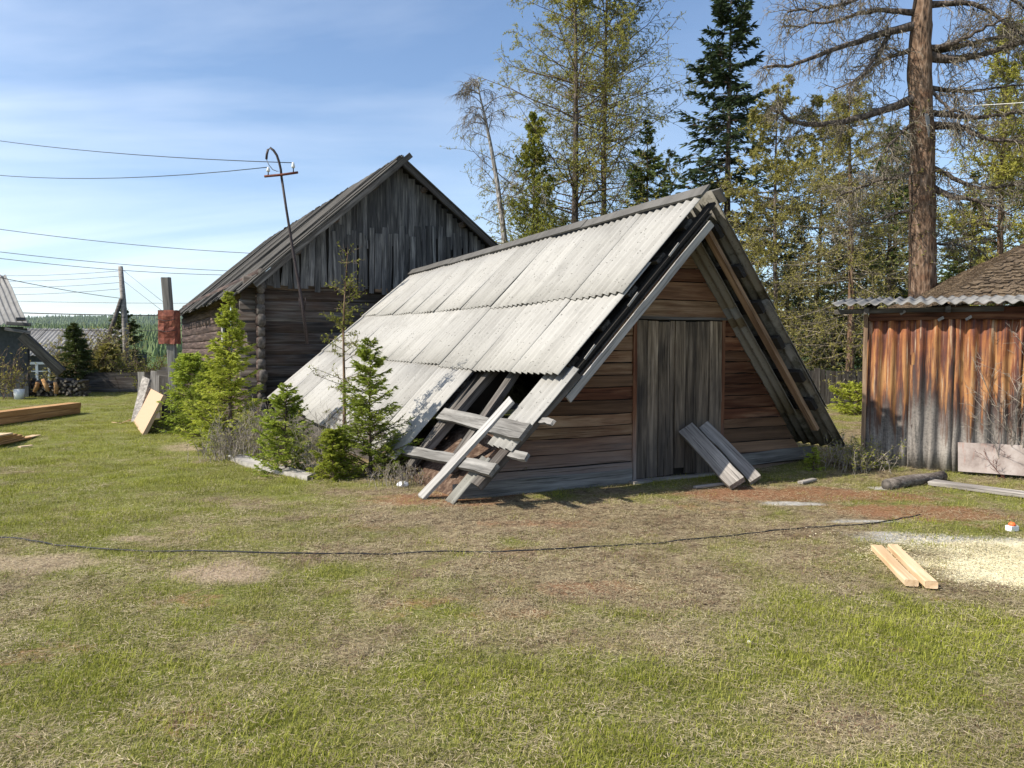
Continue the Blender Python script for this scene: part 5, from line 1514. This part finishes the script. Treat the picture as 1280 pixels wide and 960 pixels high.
# short dead twigs that clothe the trunk
f = rng.uniform(0.22, 0.55, 150); P = on_trunk(tp2, f); az = rng.uniform(0, 6.28, 150)
D = np.stack([np.cos(az), np.sin(az), rng.uniform(-.5, .3, 150)], 1)
tw = grow(rng, P + D * 0.2, D, rng.uniform(0.15, 0.5, 150), 4, -0.12, 0.2); tubes(cb, tw, 0.008, 0.004, 3)
c, t = along(rng, tw, 4); sprays(rng, cb, c, nrm(rng.normal(0, 1, c.shape)), 0.07, 0.03, 1, False)
tag(link('crown', cb.mesh('crown', [M['twig_lichen'], M['larch_olive']]), OT), kind='stuff')
# grey sheet hung on the trunk
q = [at(1156, 142, OY - 0.34), at(1168, 141, OY - 0.10), at(1166, 163, OY - 0.12), at(1161, 172, OY - 0.30)]
tag(prism('hung_sheet', [q[3], q[2], q[1], q[0]], (-0.3, -1, 0), 0.03, M['sack']), 'grey weathered sheet hanging on the thick larch trunk', 'sheet')
wire('pale thin line crossing behind the thick larch to the right edge', sag(at(1148, 134, 17.8), at(1330, 124, 15), 0.03, 6), 0.006, 'wire_pale', None, 'pale_line')

# ------------------------------------------------------------------ dark fence behind the gap
fy = 20.5
a, b_ = at(930, 480, fy), at(1110, 480, fy)
DF = thing('dark_fence', 'dark upright board fence in the gap between the two sheds', 'fence', (a.x, fy, gz(a.x, fy)))
ft = at(1040, 462, fy).z - gz(a.x, fy)
x = 0.0
while x < b_.x - a.x:
    w = random.uniform(0.12, 0.17)
    plank('fence_board', Vector((x + w / 2, random.uniform(-.01, .01), -0.1)), Vector((x + w / 2 + random.uniform(-.02, .02), 0, ft + random.uniform(-.06, .05))), w - 0.01, 0.025, (0, -1, 0), M['dark_wood'], DF, seg=2)
    x += w
for zz in (0.3, ft - 0.2):
    plank('fence_rail', Vector((0, 0.05, zz)), Vector((x, 0.05, zz)), 0.09, 0.05, (0, -1, 0), M['dark_wood'], DF, seg=2)

# ------------------------------------------------------------------ young trees and bushes
YG = 'young conifers along the steep roof'
def small_spruce(label, px, py, top_py, rad, seed, mats, whorls=22, per=6, twigs=12, need=5, nlen=0.055, nwid=0.014, gap=0.0, prof=0.8, droop=0.0, z0=0.03, Y=None, name='young_spruce', spike=None):
    p = spot(px, py) if Y is None else at(px, py, Y)
    h = (at(px, top_py, p.y).z - gz(p.x, p.y))
    rng = np.random.default_rng(seed); tp = trunk_pts(rng, h, 0.0, bend=0.03)
    t = thing(name, label, 'young tree', (p.x, p.y, gz(p.x, p.y)), 0, YG)
    link('trunk', trunk_mesh('trunk', tp, 0.012 * h + 0.008, M['bark_spruce'], 6, 0.1), t)
    cb = spruce_crown(seed, tp, h, rad, z0, whorls, per, twigs, need, nlen, nwid, droop, prof, gap, 0.003)
    tag(link('crown', cb.mesh('crown', mats), t), kind='stuff')
    return t
SY = [M['twig'], M['spruce_young']]; SYY = [M['twig'], M['spruce_yellow']]; SM = [M['twig'], M['spruce_mid']]
small_spruce('tall bright young spruce with a long leader before the barn corner', 288, 562, 366, 0.80, 101, SYY, 36, 6, 13, 14, 0.058, 0.014, prof=0.95, droop=-0.25, gap=0.15)
small_spruce('dark rounded young spruce behind the leaning panel', 240, 536, 446, 0.66, 103, SY, 24, 7, 13, 10, 0.065, 0.016, prof=0.42, Y=14.6, droop=-0.15)
small_spruce('second dark young spruce close behind the leader spruce', 262, 540, 456, 0.55, 104, SY, 22, 7, 13, 10, 0.06, 0.015, prof=0.5, Y=14.2, droop=-0.15)
small_spruce('low green young spruce at the foot of the roof, left of the taller pair', 358, 590, 482, 0.55, 105, SY, 22, 6, 12, 12, 0.047, 0.013, prof=0.7, droop=-0.25, gap=0.15)
small_spruce('neat conical young spruce against the pale roof', 464, 594, 424, 0.66, 107, SY, 28, 6, 12, 12, 0.050, 0.012, gap=0.2, prof=0.75, droop=-0.35)
small_spruce('low bright spruce bush at the foot of the thin larch sapling', 418, 598, 540, 0.36, 109, SYY, 15, 7, 12, 12, 0.045, 0.013, prof=0.45, droop=-0.2, gap=0.1)
small_spruce('tiny green seedling in the shade right of the shed door', 1017, 588, 560, 0.16, 111, SY, 7, 5, 6, 4, 0.05, 0.02, Y=9.75, name='spruce_seedling')
small_spruce('yellow-green bush at the foot of the dark fence', 1070, 522, 486, 0.75, 113, SYY, 12, 7, 10, 5, 0.09, 0.03, prof=0.3, Y=17.5, name='green_bush')
# thin larch sapling
p = at(427, 590, 10.0); p.z = gz(p.x, p.y)
h = at(434, 306, 10.0).z - p.z
rng = np.random.default_rng(121); tp = np.stack([np.linspace(0, 0.10, 12) + 0.02 * np.sin(np.linspace(0, 7, 12)), np.zeros(12), np.linspace(-0.05, h, 12)], 1)
t = thing('larch_sapling', 'tall thin larch sapling with sparse green needles against the roof', 'young tree', p, 0, YG)
link('trunk', trunk_mesh('trunk', tp, 0.030, M['bark_larch'], 6, 0.15), t)
f = rng.uniform(0.15, 0.97, 62); P = on_trunk(tp, f); az = rng.uniform(0, 6.28, 62); el = rng.normal(0.35, 0.2, 62)
L = (0.52 * (1 - f) ** 0.6 + 0.07) * rng.uniform(0.5, 1.1, 62)
b = Buf(); lm = grow(rng, P, np.stack([np.cos(az) * np.cos(el), np.sin(az) * np.cos(el), np.sin(el)], 1), L, 5, -0.03, 0.07, 0.05)
tubes(b, lm, 0.0055, 0.002, 3)
p_, d_, par, s = spawn(rng, lm, 5, 0.2, 1, 0.8); tw = grow(rng, p_, d_, rng.uniform(0.04, 0.16, len(p_)), 3, 0, 0.1); tubes(b, tw, 0.0025, 0.0015, 3)
for pts_, k in ((lm, 12), (tw, 6)):
    c, tt_ = along(rng, pts_, k); zc_ = c[:, 2] / h; keep = rng.random(len(c)) < np.clip(0.35 + 1.3 * np.exp(-((zc_ - 0.62) / 0.12) ** 2), 0, 1)
    c, tt_ = c[keep], tt_[keep]; sprays(rng, b, c, nrm(tt_ * 0.4 + rng.normal(0, .7, c.shape)), 0.045, 0.015, 1)
tag(link('crown', b.mesh('crown', [M['twig'], M['larch_bright']]), t), kind='stuff')

def brush(name, label, cat, px, py, rad, h, n, seed, mats, leafy=0.0, Y=None, lean_=0.25, sub=6, group=None, r0=0.004):
    p = spot(px, py) if Y is None else at(px, py, Y)
    p.z = gz(p.x, p.y)
    rng = np.random.default_rng(seed)
    P = np.concatenate([rng.normal(0, rad * 0.55, (n, 2)), np.zeros((n, 1))], 1)
    P[:, 2] = ground_z(P[:, 0] + p.x, P[:, 1] + p.y) - p.z
    D = np.concatenate([rng.normal(0, lean_, (n, 2)), np.ones((n, 1))], 1)
    L = h * rng.uniform(0.4, 1.1, n)
    b = Buf(); st = grow(rng, P, D, L, 5, 0, 0.11); tubes(b, st, r0, r0 * 0.4, 3)
    p2, d2, par, s = spawn(rng, st, sub, 0.25, 1, 0.7); t2 = grow(rng, p2, d2, L[par] * rng.uniform(0.12, 0.4, len(p2)), 3, 0.05, 0.12); tubes(b, t2, r0 * 0.55, r0 * 0.3, 3)
    p3, d3, par3, s = spawn(rng, t2, 3, 0.3, 1, 0.7); t3 = grow(rng, p3, d3, h * rng.uniform(0.03, 0.1, len(p3)), 2, 0, 0.1); tubes(b, t3, r0 * 0.4, r0 * 0.25, 3)
    if leafy:
        c, t = along(rng, t2, 5); sel = rng.random(len(c)) < leafy; c = c[sel]
        sprays(rng, b, c, nrm(rng.normal(0, 1, c.shape)), h * 0.045 + 0.015, h * 0.02 + 0.008, 1)
    o = link(name, b.mesh(name, mats), None, p)
    return tag(o, label, cat, group)
DG = 'dry bushes along the steep roof'
DT = [M['twig_grey'], M['larch_olive']]
brush('dry_bush', 'grey dry bush between the tall leader spruce and low spruce', 'bush', 318, 572, 0.42, 0.75, 90, 201, DT, 0.06, group=DG)
brush('dry_bush', 'dry brown weeds at the foot of the tall leader spruce', 'bush', 283, 575, 0.35, 0.42, 80, 203, DT, 0.05, group=DG)
brush('dry_bush', 'dry twigs between the low spruce and the thin larch sapling', 'bush', 400, 592, 0.3, 0.8, 60, 205, DT, 0.05, group=DG)
brush('dry_bush', 'low dry stalks right of the conical spruce at the roof foot', 'bush', 497, 606, 0.28, 0.25, 60, 207, DT, 0.1, group=DG)
brush('weed_stalks', 'few thin dry stalks standing at the left gable corner', 'weeds', 652, 612, 0.06, 0.42, 7, 209, DT, 0.25)
brush('bare_creeper', 'reddish bare creeper hanging over the rusty wall at the right edge', 'bush', 1274, 600, 0.14, 1.75, 15, 211, [M['twig_grey'], M['larch_olive']], 0.0, Y=9.35, lean_=0.10, sub=9, r0=0.006)
brush('bare_shrub', 'small red-brown bare shrub against the pinkish base panel', 'bush', 1250, 603, 0.10, 0.45, 6, 213, [M['rust_bar'], M['larch_olive']], 0.0, Y=9.35, lean_=0.5, sub=7)
brush('weed_tuft', 'grassy green weeds at the right foot of the steep shed', 'weeds', 1068, 585, 0.32, 0.38, 120, 215, [M['twig_grey'], M['larch_bright']], 0.5, lean_=0.4)
# left background growth
ww = dict(sub=8, r0=0.012)
brush('yellow_bush', 'yellow-leaved bush between the left spruce and the utility pole spruce', 'bush', 122, 490, 1.2, 2.3, 120, 217, [M['twig'], M['bush_leaf']], 0.9, Y=31, **ww)
brush('yellow_bush', 'yellow-leaved bush left of the small spruce by the woodpile', 'bush', 84, 490, 0.5, 1.6, 60, 219, [M['twig'], M['bush_leaf']], 0.9, Y=32, **ww)
brush('green_bush', 'green bush beyond the low fence right of the utility pole', 'bush', 186, 488, 1.0, 1.3, 90, 221, [M['twig'], M['larch_bright']], 0.9, Y=30, **ww)
brush('vine_bush', 'leafy climber on the wall of the dark outbuilding', 'bush', 14, 490, 0.35, 1.7, 24, 223, [M['twig'], M['larch_olive']], 0.5, Y=25.2, **ww)
def left_spruce(label, px, top, Y, rad, seed, gap=0.1, mats=SM, droop=0.1):
    p = at(px, 480, Y); p.z = gz(p.x, p.y); h = at(px, top, Y).z - p.z
    tm, cm = spruce(seed, h, 0.012 * h, rad, 0.02, mats, whorls=24, per=6, twigs=13, need=3, nlen=0.20, nwid=0.055, gap=gap, droop=droop, prof=0.8)
    t = thing('spruce_tree', label, 'tree', p, 0, 'spruces beyond the lawn')
    link('trunk', tm, t); tag(link('crown', cm, t), kind='stuff')
left_spruce('small dark spruce in front of the grey roofed house', 95, 404, 29, 0.85, 301)
left_spruce('broad spruce around the foot of the utility pole', 158, 385, 34, 1.6, 303)
left_spruce('low bushy spruce just left of the utility pole', 136, 430, 30.5, 0.9, 305, mats=[M['twig'], M['larch_olive']])
# ------------------------------------------------------------------ things lying on the yard
pts = [(-60, 668), (30, 676), (75, 684), (140, 690), (220, 691), (300, 694), (420, 695), (520, 693), (600, 693), (680, 690), (760, 684), (840, 679), (910, 672), (970, 666), (1010, 661), (1058, 659), (1100, 655), (1130, 650), (1150, 646)]
P = []
for (a, b) in pts:
    p = spot(a, b); P.append(p)
P = np.array(P); t = np.linspace(0, 1, len(P)); tt = np.linspace(0, 1, 110)
Q = np.stack([np.interp(tt, t, P[:, i]) for i in range(3)], 1)
Q[:, 1] += (fbm(tt * 40, tt * 0, 3, 2) - 0.5) * 0.05
Q[:, 2] = ground_z(Q[:, 0], Q[:, 1]) + 0.006 + 0.022 * fbm(tt * 25, tt * 0, 7, 2)
tag(tube('cable', Q, 0.0062, M['cable'], None, 6), 'long black cable snaking across the lawn', 'cable')

# fresh planks on the lawn
def ground_beam(nm, a, b, w, h, m, label, cat, group=None, lift=0.0, jit=0.002):
    p, q = spot(*a), spot(*b)
    p.z = gz(p.x, p.y) + h / 2 + 0.012 + lift; q.z = gz(q.x, q.y) + h / 2 + 0.012 + lift
    o = plank(nm, p, q, w, h, (0, 0, 1), M[m], None, seg=5, jit=jit, chamfer=min(0.006, h * 0.2))
    return tag(o, label, cat, group)
ground_beam('sawn_timber', (1096, 690), (1139, 735), 0.085, 0.045, 'fresh_wood', 'left one of two fresh sawn timbers on the lawn', 'timber', 'fresh timbers on the lawn')
ground_beam('sawn_timber', (1116, 690), (1164, 738), 0.078, 0.050, 'fresh_wood', 'right one of two fresh sawn timbers on the lawn', 'timber', 'fresh timbers on the lawn')
# old log and plank by the rusty wall
p, q = spot(1108, 612), spot(1178, 601)
b = Buf()
pp_ = [p.lerp(q, i / 6) + Vector((0, 0, 0.06 + random.uniform(-.008, .008))) for i in range(7)]
v, qq, c = tube_arrays([x - pp_[0] for x in pp_], [0.068, 0.074, 0.067, 0.072, 0.066, 0.062, 0.066], 10)
b.add(v, qq, 0); b.f.append(c); b.m.append(1); b.v.append(np.zeros((0, 3)))
tag(link('log', b.mesh('log', [M['bark_log'], M['end_grain_dark']], True), None, pp_[0]), 'short grey log lying before the rusty iron wall', 'log')
ground_beam('old_plank', (1164, 607), (1330, 629), 0.20, 0.05, 'beam_wood', 'long pale old plank on the grass under the pinkish panel', 'plank', jit=0.01)
ground_beam('old_plank', (1000, 606), (1018, 602), 0.07, 0.03, 'beam_wood', 'short old board end on red soil right of the leaning beams', 'board')
ground_beam('old_plank', (868, 612), (930, 604), 0.05, 0.03, 'beam_wood', 'thin weathered lath on the ground under the leaning beams', 'lath')
# concrete strip at the foot of the young trees
pts_ = [spot(288, 576), spot(330, 590), spot(384, 601), (spot(392, 597)), spot(340, 584), spot(300, 572)]
for k_ in range(1):
    q_ = [Vector((p_.x, p_.y, gz(p_.x, p_.y) + 0.055)) for p_ in pts_]
    o = prism('concrete_slab', q_, (0, 0, 1), 0.12, M['concrete'])
    tag(o, 'pale concrete strip half sunk at the foot of the young spruces', 'slab')
def stone(px, py, r, label, m='stone', seed=1, flat=0.6):
    rng = np.random.default_rng(seed); p = spot(px, py)
    import bmesh
    bm = bmesh.new(); bmesh.ops.create_icosphere(bm, subdivisions=2, radius=r)
    for v in bm.verts:
        n = float(fbm(v.co.x / r * 1.3 + seed, v.co.y / r * 1.3 + v.co.z / r, seed, 3)) - 0.5
        v.co *= 1 + 0.7 * n; v.co.z *= flat
    me = bpy.data.meshes.new('stone'); bm.to_mesh(me); bm.free(); me.materials.append(M[m])
    return tag(link('stone', me, None, (p.x, p.y, gz(p.x, p.y) + r * 0.25), (0, 0, seed)), label, 'stone')
stone(503, 608, 0.075, 'white lump of stone below the broken roof corner', 'white_paint', 3)
stone(288, 571, 0.035, 'small white stone at the end of the concrete strip', 'white_paint', 5)
stone(394, 587, 0.09, 'pale block of stone under the low spruce and sapling', 'stone', 7)
stone(937, 803, 0.013, 'tiny white pebble on the dry grass in the foreground', 'white_paint', 9)
stone(206, 541, 0.07, 'pale stone in the shade right of the leaning panel', 'stone', 11)
# little box with an orange top on the grass
p = spot(1265, 664); z = gz(p.x, p.y)
SB = thing('small_box', 'small white box with an orange top on the grass', 'box', (p.x, p.y, z + 0.005), 0.3)
b = Buf(); box_buf(b, (-0.042, -0.03, 0), (0.042, 0.03, 0.045)); link('body', b.mesh('body', M['white_paint']), SB)
b = Buf(); add_tube(b, [(0, 0, 0.0455), (0, 0, 0.06), (0.004, 0, 0.075)], [0.03, 0.028, 0.016], 8); link('lid', b.mesh('lid', M['orange'], True), SB)

# ------------------------------------------------------------------ grass: short blades instanced in tufts over the yard
def tuft_mesh(name, n, h, rad, wid, flat, mat, seed):
    rng = np.random.default_rng(seed); b = Buf()
    P = np.concatenate([rng.normal(0, rad, (n, 2)), np.zeros((n, 1))], 1)
    az = rng.uniform(0, 6.28, n); tl = rng.uniform(0.35, 1.15, n) if not flat else rng.uniform(1.0, 1.5, n)
    L = h * rng.uniform(0.45, 1.15, n); W = wid * rng.uniform(0.7, 1.3, n)
    d0 = np.stack([np.cos(az) * np.sin(tl * 0.6), np.sin(az) * np.sin(tl * 0.6), np.cos(tl * 0.6)], 1)
    d1 = np.stack([np.cos(az) * np.sin(tl * 1.25), np.sin(az) * np.sin(tl * 1.25), np.cos(tl * 1.25)], 1)
    if flat:
        P[:, 2] = rng.uniform(0.004, 0.022, n); d0[:, 2] = rng.normal(0.06, 0.1, n); d1[:, 2] = rng.normal(-0.02, 0.1, n)
    s = np.stack([-np.sin(az), np.cos(az), rng.normal(0, .2, n)], 1) * W[:, None] / 2
    m = P + d0 * L[:, None] * 0.5; e = m + d1 * L[:, None] * 0.5
    v = np.stack([P - s, P + s, m + s * 0.8, m - s * 0.8, e], 1).reshape(-1, 3)
    k = np.arange(n)[:, None] * 5
    b.add(v, np.concatenate([k, k + 1, k + 2, k + 3], 1)); 
    b.f.append(np.concatenate([k + 3, k + 2, k + 4], 1)); b.m.append(0); b.v.append(np.zeros((0, 3)))
    return b.mesh(name, mat, False)
def blade_mat(name, a, b_, c_, trans=0.3):
    N = Nodes(name)
    r = N.rnd(); n = N.noise(N.pos(), 55.0, 2, 0.5); n2 = N.noise(N.pos(), 1.1, 3, 0.6)
    c = N.ramp(N.math('ADD', N.math('MULTIPLY', r, 0.5), N.math('MULTIPLY', N.range(n, 0.3, 0.7), 0.5)), [(0.1, a), (0.5, b_), (0.9, c_)])
    c = N.hsv(c, N.range(n2, 0.3, 0.7, 0.82, 1.18))
    return N.done(c, 0.65, None, 0, 0.15, trans)
M['blade_green'] = blade_mat('green_blades', (0.115, 0.122, 0.026), (0.245, 0.24, 0.055), (0.40, 0.375, 0.13))
M['blade_lush'] = blade_mat('lush_blades', (0.135, 0.155, 0.018), (0.265, 0.28, 0.036), (0.41, 0.41, 0.09))
M['blade_olive'] = blade_mat('olive_blades', (0.125, 0.122, 0.036), (0.26, 0.24, 0.075), (0.42, 0.375, 0.145))
M['blade_straw'] = blade_mat('straw_blades', (0.19, 0.15, 0.085), (0.36, 0.295, 0.175), (0.55, 0.47, 0.31), 0.15)
M['blade_dead'] = blade_mat('brown_litter', (0.09, 0.055, 0.035), (0.18, 0.115, 0.07), (0.30, 0.215, 0.14), 0.1)
gc = bpy.data.collections.new('grass_tufts')
kinds = []
for k in range(3): kinds.append(tuft_mesh(f'tuft', 46, 0.034, 0.046, 0.0025, False, M['blade_green'], 400 + k))
for k in range(2): kinds.append(tuft_mesh(f'tuft', 46, 0.039, 0.046, 0.0026, False, M['blade_lush'], 410 + k))
for k in range(3): kinds.append(tuft_mesh(f'tuft', 46, 0.035, 0.050, 0.0025, False, M['blade_olive'], 420 + k))
for k in range(3): kinds.append(tuft_mesh(f'tuft', 40, 0.060, 0.060, 0.0024, True, M['blade_straw'], 430 + k))
for k in range(2): kinds.append(tuft_mesh(f'tuft', 26, 0.055, 0.055, 0.0034, True, M['blade_dead'], 440 + k))
M['chip'] = blade_mat('sawdust_chips', (0.50, 0.42, 0.24), (0.68, 0.60, 0.38), (0.80, 0.73, 0.52), 0.1)
for k in range(2): kinds.append(tuft_mesh('chips', 40, 0.016, 0.075, 0.0065, True, M['chip'], 450 + k))
for i, me in enumerate(kinds):
    o = bpy.data.objects.new(f'tuft_{i:02d}', me); gc.objects.link(o)
rng = np.random.default_rng(99)
bands = [(1.9, 3.6, 460), (3.6, 5.2, 330), (5.2, 7.5, 210), (7.5, 11, 110), (11, 17, 50), (17, 30, 18)]
PX, PY, SC = [], [], []
for y0, y1, den in bands:
    w0 = -y1 * 0.92 - 1.2; w1 = y1 * 0.80 + 1.0
    n = int(den * (y1 - y0) * (w1 - w0))
    x = rng.uniform(w0, w1, n); y = rng.uniform(y0, y1, n)
    k = (np.abs(x) < y * 0.84 + 1.1)
    PX.append(x[k]); PY.append(y[k]); SC.append(np.full(k.sum(), 1.0 + 0.035 * (y0 - 1.9)))
PX, PY, SC = map(np.concatenate, (PX, PY, SC))
g, red, bare, ash, saw = wear(PX, PY)
# keep off the floors of the sheds
def inside(ax, ay, ang, x0, x1, y0, y1):
    dx, dy = PX - ax, PY - ay; c, s = math.cos(ang), math.sin(ang)
    lx = dx * c + dy * s; ly = -dx * s + dy * c
    return (lx > x0) & (lx < x1) & (ly > y0) & (ly < y1)
out = inside(2.04, 9.45, R(26.3), -2.95, 2.4, 0.05, 10) | inside(4.73, 10.1, R(-28), 0, 5, 0, 4)
r_ = rng.random(len(PX)); r2 = rng.random(len(PX)); r3 = rng.random(len(PX))
chip = saw * 1.1 > r_
keep = ~out & (r_ > 0.85 * red - 0.08) & (r_ > 0.9 * bare) & (r_ > ash * 0.9) | (chip & ~out)
gn = g + (r2 - 0.5) * 0.85
kind = np.where(gn > 0.93, 3 + (r3 * 2).astype(int), np.where(gn > 0.52, (r3 * 3).astype(int), np.where(gn > 0.38, 5 + (r3 * 3).astype(int), 8 + (r3 * 3).astype(int))))
kind = np.where((gn < 0.16) & (r3 < 0.55), 11 + (r3 * 3.6).astype(int).clip(0, 1), kind)
r4 = rng.random(len(PX))
kind = np.where(r4 < 0.24, 8 + (r3 * 3).astype(int).clip(0, 2), kind)
kind = np.where((bare > 0.4) & (r3 < 0.8), 8 + (r3 * 3).astype(int).clip(0, 2), kind)
kind = np.where((red > 0.3) & (kind < 8) & (r3 < 0.75), np.where(r2 < 0.5, 11, 9), kind)
kind = np.where(chip, 13 + (r3 * 2).astype(int).clip(0, 1), kind)
sc = SC * rng.uniform(0.65, 1.3, len(PX)) * np.where(kind < 5, 0.72 + 0.5 * np.clip(g, 0, 1), 1.0)
PX, PY, kind, sc = PX[keep], PY[keep], kind[keep], sc[keep]
PZ = ground_z(PX, PY)
# the yard's facets lie slightly under the smooth height: settle the tufts a little
pm = bpy.data.meshes.new('grass')
pm.vertices.add(len(PX)); pm.vertices.foreach_set('co', np.stack([PX, PY, PZ - 0.004], 1).astype(np.float32).ravel())
for nm, typ, arr in (('kind', 'INT', kind.astype(np.int32)), ('turn', 'FLOAT', (rng.random(len(PX)) * 6.283).astype(np.float32)), ('size', 'FLOAT', sc.astype(np.float32))):
    a = pm.attributes.new(nm, typ, 'POINT'); a.data.foreach_set('value', arr)
grass = link('grass', pm); tag(grass, 'short patchy green and straw grass covering the yard', 'grass', kind='stuff')
ng = bpy.data.node_groups.new('grass_spread', 'GeometryNodeTree')
ng.interface.new_socket('Geometry', in_out='INPUT', socket_type='NodeSocketGeometry')
ng.interface.new_socket('Geometry', in_out='OUTPUT', socket_type='NodeSocketGeometry')
n_in = ng.nodes.new('NodeGroupInput'); n_out = ng.nodes.new('NodeGroupOutput')
ci = ng.nodes.new('GeometryNodeCollectionInfo'); ci.inputs['Collection'].default_value = gc
ci.inputs['Separate Children'].default_value = True; ci.inputs['Reset Children'].default_value = True
iop = ng.nodes.new('GeometryNodeInstanceOnPoints'); iop.inputs['Pick Instance'].default_value = True
def nattr(nm, typ):
    n = ng.nodes.new('GeometryNodeInputNamedAttribute'); n.data_type = typ; n.inputs['Name'].default_value = nm
    return n.outputs['Attribute']
cx = ng.nodes.new('ShaderNodeCombineXYZ')
ng.links.new(nattr('turn', 'FLOAT'), cx.inputs[2])
ng.links.new(n_in.outputs[0], iop.inputs['Points']); ng.links.new(ci.outputs[0], iop.inputs['Instance'])
ng.links.new(nattr('kind', 'INT'), iop.inputs['Instance Index'])
e2r = ng.nodes.new('FunctionNodeEulerToRotation'); ng.links.new(cx.outputs[0], e2r.inputs[0]); ng.links.new(e2r.outputs[0], iop.inputs['Rotation'])
ng.links.new(nattr('size', 'FLOAT'), iop.inputs['Scale'])
ng.links.new(iop.outputs[0], n_out.inputs[0])
md = grass.modifiers.new('spread', 'NODES'); md.node_group = ng
pm.materials.append(M['blade_green'])

# ------------------------------------------------------------------ the air over the valley
hb = Buf(); box_buf(hb, (-4300.0, -80.0, -30.0), (4300.0, 5300.0, 190.0))
N = Nodes('valley_air')
pv = N.n.new('ShaderNodeVolumePrincipled')
pv.inputs['Color'].default_value = (0.72, 0.82, 0.95, 1.0)
pv.inputs['Density'].default_value = 0.00006
pv.inputs['Anisotropy'].default_value = 0.2
N.l.new(pv.outputs[0], N.out.inputs['Volume'])
tag(link('haze', hb.mesh('haze', N.m)), 'thin bluish air over the yard and the valley', 'haze', kind='stuff')
